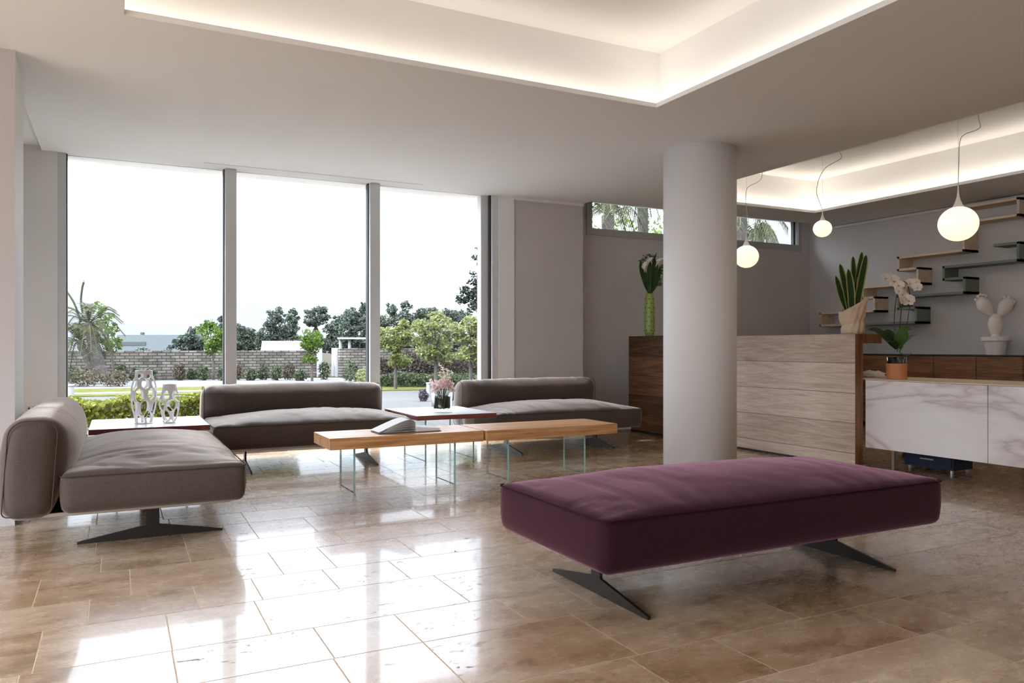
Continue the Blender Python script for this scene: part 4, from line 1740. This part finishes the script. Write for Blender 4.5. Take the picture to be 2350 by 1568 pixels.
tree('lime leaved tree in the centre of the right pane', 'tree', [(1000, 850), (1000, 820), (1000, 800)], [(985, 815, 34, .6), (1018, 818, 30, .6), (965, 750, 26, .9), (1020, 735, 22, .8), (995, 745, 34, .9), (1022, 755, 24, .9), (972, 775, 26, .8), (1008, 790, 36, .7), (1000, 728, 20, .7)], 20, 'lime', 3800, .0040)
tree('lime leaved tree at the right edge of the right pane', 'tree', [(1080, 850), (1080, 815), (1082, 790)], [(1070, 810, 32, .7), (1110, 815, 34, .7), (1050, 755, 22, .9), (1075, 748, 30, .9), (1100, 745, 30, 1), (1060, 775, 24, .9), (1095, 785, 30, .8), (1130, 750, 30, 1)], 18, 'lime', 3800, .0042)
tree('dark open olive tree reaching above the right pane edge', 'tree', [(1150, 870), (1148, 800), (1140, 700), (1130, 620)], [(1115, 600, 34, 1.3), (1098, 640, 26, .8), (1080, 680, 34, .7), (1064, 690, 18, .6), (1110, 700, 40, .7), (1140, 640, 50, 1.4), (1098, 590, 14, 1)], 13.5, 'olive', 2600, .0042, .09)

# pine belt behind the wall
pines = [(436, 800, [(440, 775, 14, 1), (445, 760, 9, 1)], 'conifer2', 'small dark pine beside the far grey building'),
         (520, 800, [(520, 755, 26, 1.1), (512, 735, 14, 1)], 'conifer', 'dark pine standing behind the bright green tree at the first mullion'),
         (560, 800, [(560, 775, 32, .9), (548, 762, 20, 1)], 'conifer', 'bushy dark pine at the left edge of the middle pane'),
         (628, 800, [(630, 735, 26, 1), (615, 765, 30, 1), (640, 718, 14, 1), (645, 760, 22, 1)], 'conifer2', 'tall dark pine above the left end of the white sloping wall'),
         (668, 800, [(668, 735, 20, 1.2), (660, 760, 24, 1), (672, 718, 9, 1.2)], 'conifer', 'pointed dark pine above the middle of the white sloping wall'),
         (724, 800, [(712, 722, 17, .8), (735, 712, 18, .7), (745, 728, 14, .7), (724, 738, 24, .6), (710, 742, 14, .7)], 'conifer2', 'forked umbrella pine above the round green tree'),
         (772, 800, [(772, 755, 28, 1.1), (785, 735, 20, 1)], 'conifer', 'dark pine right of the round green tree'),
         (808, 800, [(806, 725, 26, .8), (800, 760, 34, 1), (820, 745, 24, 1)], 'conifer2', 'broad pine behind the white pergola'),
         (845, 800, [(846, 720, 24, 1.2), (842, 755, 28, 1), (838, 702, 12, 1.2)], 'conifer', 'pine left of the second mullion'),
         (886, 800, [(885, 740, 26, 1), (900, 712, 18, 1), (880, 770, 30, 1)], 'conifer', 'pine right of the second mullion'),
         (930, 800, [(932, 705, 16, 1.2), (925, 735, 26, 1), (940, 740, 22, 1)], 'conifer2', 'pine with a twin top over the first lime tree'),
         (985, 800, [(985, 718, 28, .6), (980, 745, 34, 1), (962, 722, 14, .8)], 'conifer', 'round topped pine over the central lime tree'),
         (1040, 800, [(1035, 722, 26, .6), (1045, 745, 34, 1), (1065, 728, 20, .8)], 'conifer2', 'round topped pine left of the dark olive tree')]
for k, (x, y, cr, mt, lab) in enumerate(pines):
    d = 46 + (k * 5) % 11
    tree(lab, 'pine_tree', [(x, 812), (x, 785), (x + 1, 750)], cr + [(x, 782, 30, .9), (x - 22, 790, 24, .8), (x + 22, 790, 24, .8), (x, 800, 26, .6)], d, mt, 6400, .0032, .14, 'pines behind the garden wall')

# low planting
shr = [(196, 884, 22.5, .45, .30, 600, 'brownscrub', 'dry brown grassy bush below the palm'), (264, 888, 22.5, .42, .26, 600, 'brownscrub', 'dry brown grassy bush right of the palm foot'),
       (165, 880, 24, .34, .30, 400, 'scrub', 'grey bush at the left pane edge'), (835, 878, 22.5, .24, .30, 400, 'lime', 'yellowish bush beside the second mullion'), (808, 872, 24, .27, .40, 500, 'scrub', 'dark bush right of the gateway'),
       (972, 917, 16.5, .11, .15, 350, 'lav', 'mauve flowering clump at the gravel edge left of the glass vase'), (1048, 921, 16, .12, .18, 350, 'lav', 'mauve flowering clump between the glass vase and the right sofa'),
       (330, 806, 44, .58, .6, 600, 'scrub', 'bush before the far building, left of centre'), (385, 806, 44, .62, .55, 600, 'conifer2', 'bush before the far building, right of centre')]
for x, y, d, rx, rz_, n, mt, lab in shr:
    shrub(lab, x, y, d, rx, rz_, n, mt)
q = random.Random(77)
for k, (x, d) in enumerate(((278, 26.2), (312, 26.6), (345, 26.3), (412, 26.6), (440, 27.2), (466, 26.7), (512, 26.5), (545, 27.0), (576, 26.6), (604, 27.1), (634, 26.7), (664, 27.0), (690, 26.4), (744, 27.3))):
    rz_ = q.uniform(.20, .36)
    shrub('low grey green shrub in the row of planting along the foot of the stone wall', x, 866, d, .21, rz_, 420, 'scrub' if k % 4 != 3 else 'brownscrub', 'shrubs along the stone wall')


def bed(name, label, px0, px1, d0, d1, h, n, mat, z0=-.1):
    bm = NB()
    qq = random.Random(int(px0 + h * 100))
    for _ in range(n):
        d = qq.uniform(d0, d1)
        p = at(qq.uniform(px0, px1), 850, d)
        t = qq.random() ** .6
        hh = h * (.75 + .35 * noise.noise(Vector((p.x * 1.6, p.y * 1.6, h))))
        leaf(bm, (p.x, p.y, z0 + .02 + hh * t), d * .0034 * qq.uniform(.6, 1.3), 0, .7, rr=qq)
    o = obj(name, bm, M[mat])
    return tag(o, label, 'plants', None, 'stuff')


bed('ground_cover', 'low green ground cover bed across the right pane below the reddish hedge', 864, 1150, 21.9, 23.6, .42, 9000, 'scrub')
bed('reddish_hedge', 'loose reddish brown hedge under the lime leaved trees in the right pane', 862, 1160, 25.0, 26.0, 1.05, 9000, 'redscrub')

# strappy plants just outside behind the middle sofa
for k, (x, lab) in enumerate(((632, 'yellow green strappy plant outside behind the middle sofa'), (648, 'second strappy plant outside behind the middle sofa'))):
    p = at(x + 14 * k, 889, 11 + .5 * k)
    bm = NB()
    q2 = random.Random(k)
    for i in range(7):
        a = q2.uniform(0, 2 * PI)
        s_ = Vector((math.cos(a), math.sin(a), 0))
        h_ = q2.uniform(.45, .6)
        blade(bm, [s_ * .01, s_ * .05 + Vector((0, 0, h_ * .6)), s_ * .13 + Vector((0, 0, h_))], [.012, .022, .003], .3)
    o = obj('strappy_plant', bm, M['lime'], None, True)
    o.location = (p.x, p.y, GZ)
    tag(o, lab, 'plant')

# structures beyond
c = at(355, 790, 88)
r = thing('far_building', 'long flat grey building on the horizon in the left pane', 'building', (c.x, c.y, GZ), -TH)
bm = NB()
box(bm, -4.3, 4.4, 0, 3, 0, 2.55)
obj('walls', bm, M['ext_grey'], r)
bm = NB()
box(bm, -4.2, -1.0, -.05, 0, 1.35, 1.75)
obj('window_band', bm, M['ext_dark'], r)
bm = NB()
box(bm, -2.1, -1.8, 1, 1.4, 2.55, 2.85)
obj('chimney', bm, M['ext_dark'], r)
c = at(645, 806, 38)
r = thing('sloping_wall', 'white wall with a slanted end behind the stone wall', 'wall', (c.x, c.y, GZ), -TH)
bm = NB()
z0, z1 = 0, 1.40
prism(bm, [(-1.15, 0, 0), (1.15, 0, 0), (1.15, 0, z1 + .06), (-.93, 0, z1 + .06)], (0, .3, 0))
obj('wall_slab', bm, M['ext_white'], r)
c = at(812, 806, 36)
r = thing('pergola', 'white pergola with flat roof behind the gateway', 'pergola', (c.x, c.y, GZ), -TH)
for x in (-.62, -.2, .7):
    bm = NB()
    lathe(bm, [(.075, 0), (.075, 1.52)], 16, (x, 0, 0))
    obj('post', bm, M['ext_white'], r)
bm = NB()
box(bm, -.7, .95, -.3, .6, 1.52, 1.60)
obj('roof_slab', bm, M['ext_white'], r)
c = at(160, 903, 18)
bm = NB()
lathe(bm, [(.09, 0), (.09, .25), (.105, .25), (.105, .29), (.08, .29), (.08, .24), (0, .24)], 24, cap=False)
o = obj('planter', bm, M['ext_white'])
o.location = (c.x, c.y, GZ)
tag(o, 'round white planter at the far left of the window', 'planter')
for x, y, d, h_, lab in ((983, 902, 18, .30, 'white light bollard left of the pink flowers'), (705, 872, 22, .2, 'small white light bollard behind the middle sofa'), (786, 874, 22, .18, 'small white light bollard near the gateway')):
    c = at(x, y, d)
    r = thing('light_bollard', lab, 'bollard', (c.x, c.y, GZ), 0, 'garden light bollards')
    bm = NB()
    lathe(bm, [(.045, 0), (.045, h_)], 16)
    obj('post', bm, M['ext_white'], r)
    bm = NB()
    lathe(bm, [(.055, h_), (.055, h_ + .03)], 16)
    obj('head', bm, M['ext_white'], r)

# planting and white block outside the strip window
bm = NB()
box(bm, 12.05, 19, 12.0, 12.3, GZ, 7.0)
struct('neighbour_wall', bm, M['ext_white'], 'white building wall beyond the strip window', 'wall')
for k, (px, py, d, n, ln, lab) in enumerate(((1395, 495, 12.0, 26, .85, 'drooping palm at the left of the strip window'), (1475, 478, 14.5, 34, 1.0, 'grey palm crown behind the strip window left of the column'),
                                             (1700, 495, 13.0, 26, .9, 'palm fronds in the strip window right of the column'), (1740, 548, 15.0, 24, .5, 'small cycad in the strip window beside the white wall'))):
    c = at(px, py, d)
    r = thing('palm_tree', lab, 'palm', (c.x, c.y, GZ), 0, 'palms outside the strip window')
    q = random.Random(50 + k)
    h_ = c.z - GZ
    bm = NB()
    tube(bm, [(0, 0, 0), (.03, 0, h_ * .5), (0, 0, h_)], [.14, .11, .10], 10)
    obj('trunk', bm, M['palmbark'], r)
    bm = NB()
    for i in range(n):
        a = 2 * PI * i / n + q.uniform(-.2, .2)
        el = q.uniform(-.2, 1.1)
        d_ = Vector((math.cos(a) * math.cos(el), math.sin(a) * math.cos(el), math.sin(el)))
        cc = Vector((0, 0, h_))
        P = catmull([cc, cc + d_ * ln * .5 + Vector((0, 0, .1)), cc + d_ * ln * .85 - Vector((0, 0, .3))], 9)
        tube(bm, P, .008, 4)
        for j in range(3, len(P)):
            t = (P[j] - P[j - 1]).normalized()
            s_ = t.cross(Vector((0, 0, 1)))
            if s_.length < .05:
                continue
            s_.normalize()
            for sg in (-1, 1):
                e = P[j] + s_ * sg * .14 + t * .12 - Vector((0, 0, .16))
                bm.faces.new([bm.verts.new(P[j]), bm.verts.new(P[j] + t * .022), bm.verts.new(e)])
    obj('fronds', bm, M['palmleaf'] if k != 1 else M['scrub'], r)
for k, (px, d, lab) in enumerate(((1425, 18.0, 'green bush under the palms at the left of the strip window'), (1515, 22.0, 'green bush behind the strip window next to the column'))):
    c = at(px, 545, d)
    bm = NB()
    qq = random.Random(k + 90)
    cloud(bm, (0, 0, 2.1 + .3 * k), (1.5, 1.5, 2.1 + .35 * k), 3600, .13, qq, .4)
    for v in bm.verts:
        v.co.z = max(v.co.z, .01)
    o = obj('shrub', bm, M['spring'])
    o.location = (c.x, c.y, GZ)
    tag(o, lab, 'bush')

# ------------------------------------------------------------------ light
w = bpy.data.worlds.new('sky')
bpy.context.scene.world = w
w.use_nodes = True
nt = w.node_tree
bg = nt.nodes['Background']
tc = N(nt, 'ShaderNodeTexCoord')
sep = N(nt, 'ShaderNodeSeparateXYZ')
L(nt, tc.outputs['Generated'], sep.inputs[0])
col = ramp(nt, sep.outputs['Z'], [(0, (.89, .955, 1.05)), (.10, (.90, .96, 1.06)), (.5, (.91, .975, 1.08))])
stg = ramp(nt, sep.outputs['Z'], [(.0, (SKY[0],) * 3), (.06, (SKY[1],) * 3), (.20, (SKY[2],) * 3), (.45, (SKY[3],) * 3), (.9, (SKY[4],) * 3)])
# brighter side added to the sky behind and left, to fill the room
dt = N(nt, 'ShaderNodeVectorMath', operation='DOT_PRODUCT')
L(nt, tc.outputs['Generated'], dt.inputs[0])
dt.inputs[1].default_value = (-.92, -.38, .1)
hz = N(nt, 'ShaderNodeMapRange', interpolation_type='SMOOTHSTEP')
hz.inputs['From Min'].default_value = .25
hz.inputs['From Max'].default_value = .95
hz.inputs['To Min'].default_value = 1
hz.inputs['To Max'].default_value = SKY_FILL
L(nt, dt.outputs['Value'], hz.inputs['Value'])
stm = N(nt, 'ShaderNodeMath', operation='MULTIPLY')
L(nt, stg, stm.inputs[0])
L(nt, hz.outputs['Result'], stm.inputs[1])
mp = N(nt, 'ShaderNodeMapping')
mp.inputs['Scale'].default_value = (2.2, 2.2, 7)
L(nt, tc.outputs['Generated'], mp.inputs['Vector'])
cl = ramp(nt, nz(nt, mp.outputs[0], 1.6, 5, .5, .3), [(.36, (.84, .90, 1.0)), (.60, (1.06, 1.06, 1.06))])
mx = N(nt, 'ShaderNodeMixRGB', blend_type='MULTIPLY')
mx.inputs['Fac'].default_value = 1
L(nt, col, mx.inputs['Color1'])
L(nt, cl, mx.inputs['Color2'])
L(nt, mx.outputs['Color'], bg.inputs['Color'])
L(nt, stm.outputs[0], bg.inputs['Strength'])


def light(name, kind, loc, rot, energy, color, **kw):
    d = bpy.data.lights.new(name, kind)
    d.energy = energy
    d.color = color
    for k, v in kw.items():
        setattr(d, k, v)
    o = bpy.data.objects.new(name, d)
    o.location = loc
    o.rotation_euler = rot
    C.objects.link(o)
    return o


sd = Vector((-.62, .38, .80)).normalized()
light('sun', 'SUN', (0, 20, 20), sd.to_track_quat('Z', 'Y').to_euler(), SUN, (1, .95, .87), angle=.03)
WARM = (1, .90, .78)
for x0, x1, y0, y1 in ((.035, 3.51, .4, 4.57), (5.76, 8.105, .8, 7.22)):
    for cx_, cy_, sx, sy in (((x0 + x1) / 2, y1 + .055, x1 - x0 + .15, .03), ((x0 + x1) / 2, y0 - .055, x1 - x0 + .15, .03),
                             (x1 + .055, (y0 + y1) / 2, .03, y1 - y0 + .15), (x0 - .055, (y0 + y1) / 2, .03, y1 - y0 + .15)):
        light('cove_led', 'AREA', (cx_, cy_, CE + .016), (PI, 0, 0), (COVE if x0 < 3 else COVE * 1.6) * max(sx, sy), WARM, shape='RECTANGLE', size=sx, size_y=sy)

# ------------------------------------------------------------------ camera and view
cam = bpy.data.cameras.new('camera')
cam.sensor_width = 36
cam.lens = F / 2350 * 36
cam.shift_y = (HY - 784) / 2350
cam.clip_start = .05
cam.clip_end = 500
co = bpy.data.objects.new('camera', cam)
co.location = (0, 0, EYE)
co.rotation_euler = (PI / 2, 0, -TH)
C.objects.link(co)
sc = bpy.context.scene
sc.camera = co
sc.view_settings.view_transform = 'Standard'
sc.view_settings.look = 'None'
sc.view_settings.exposure = EXPOSURE
sc.view_settings.gamma = 1
sc.view_settings.use_curve_mapping = False
sc.cycles.use_denoising = True
sc.cycles.max_bounces = 10
sc.cycles.diffuse_bounces = 5
sc.cycles.transparent_max_bounces = 16
sc.cycles.caustics_reflective = False
sc.cycles.caustics_refractive = False
sc.cycles.sample_clamp_indirect = 6
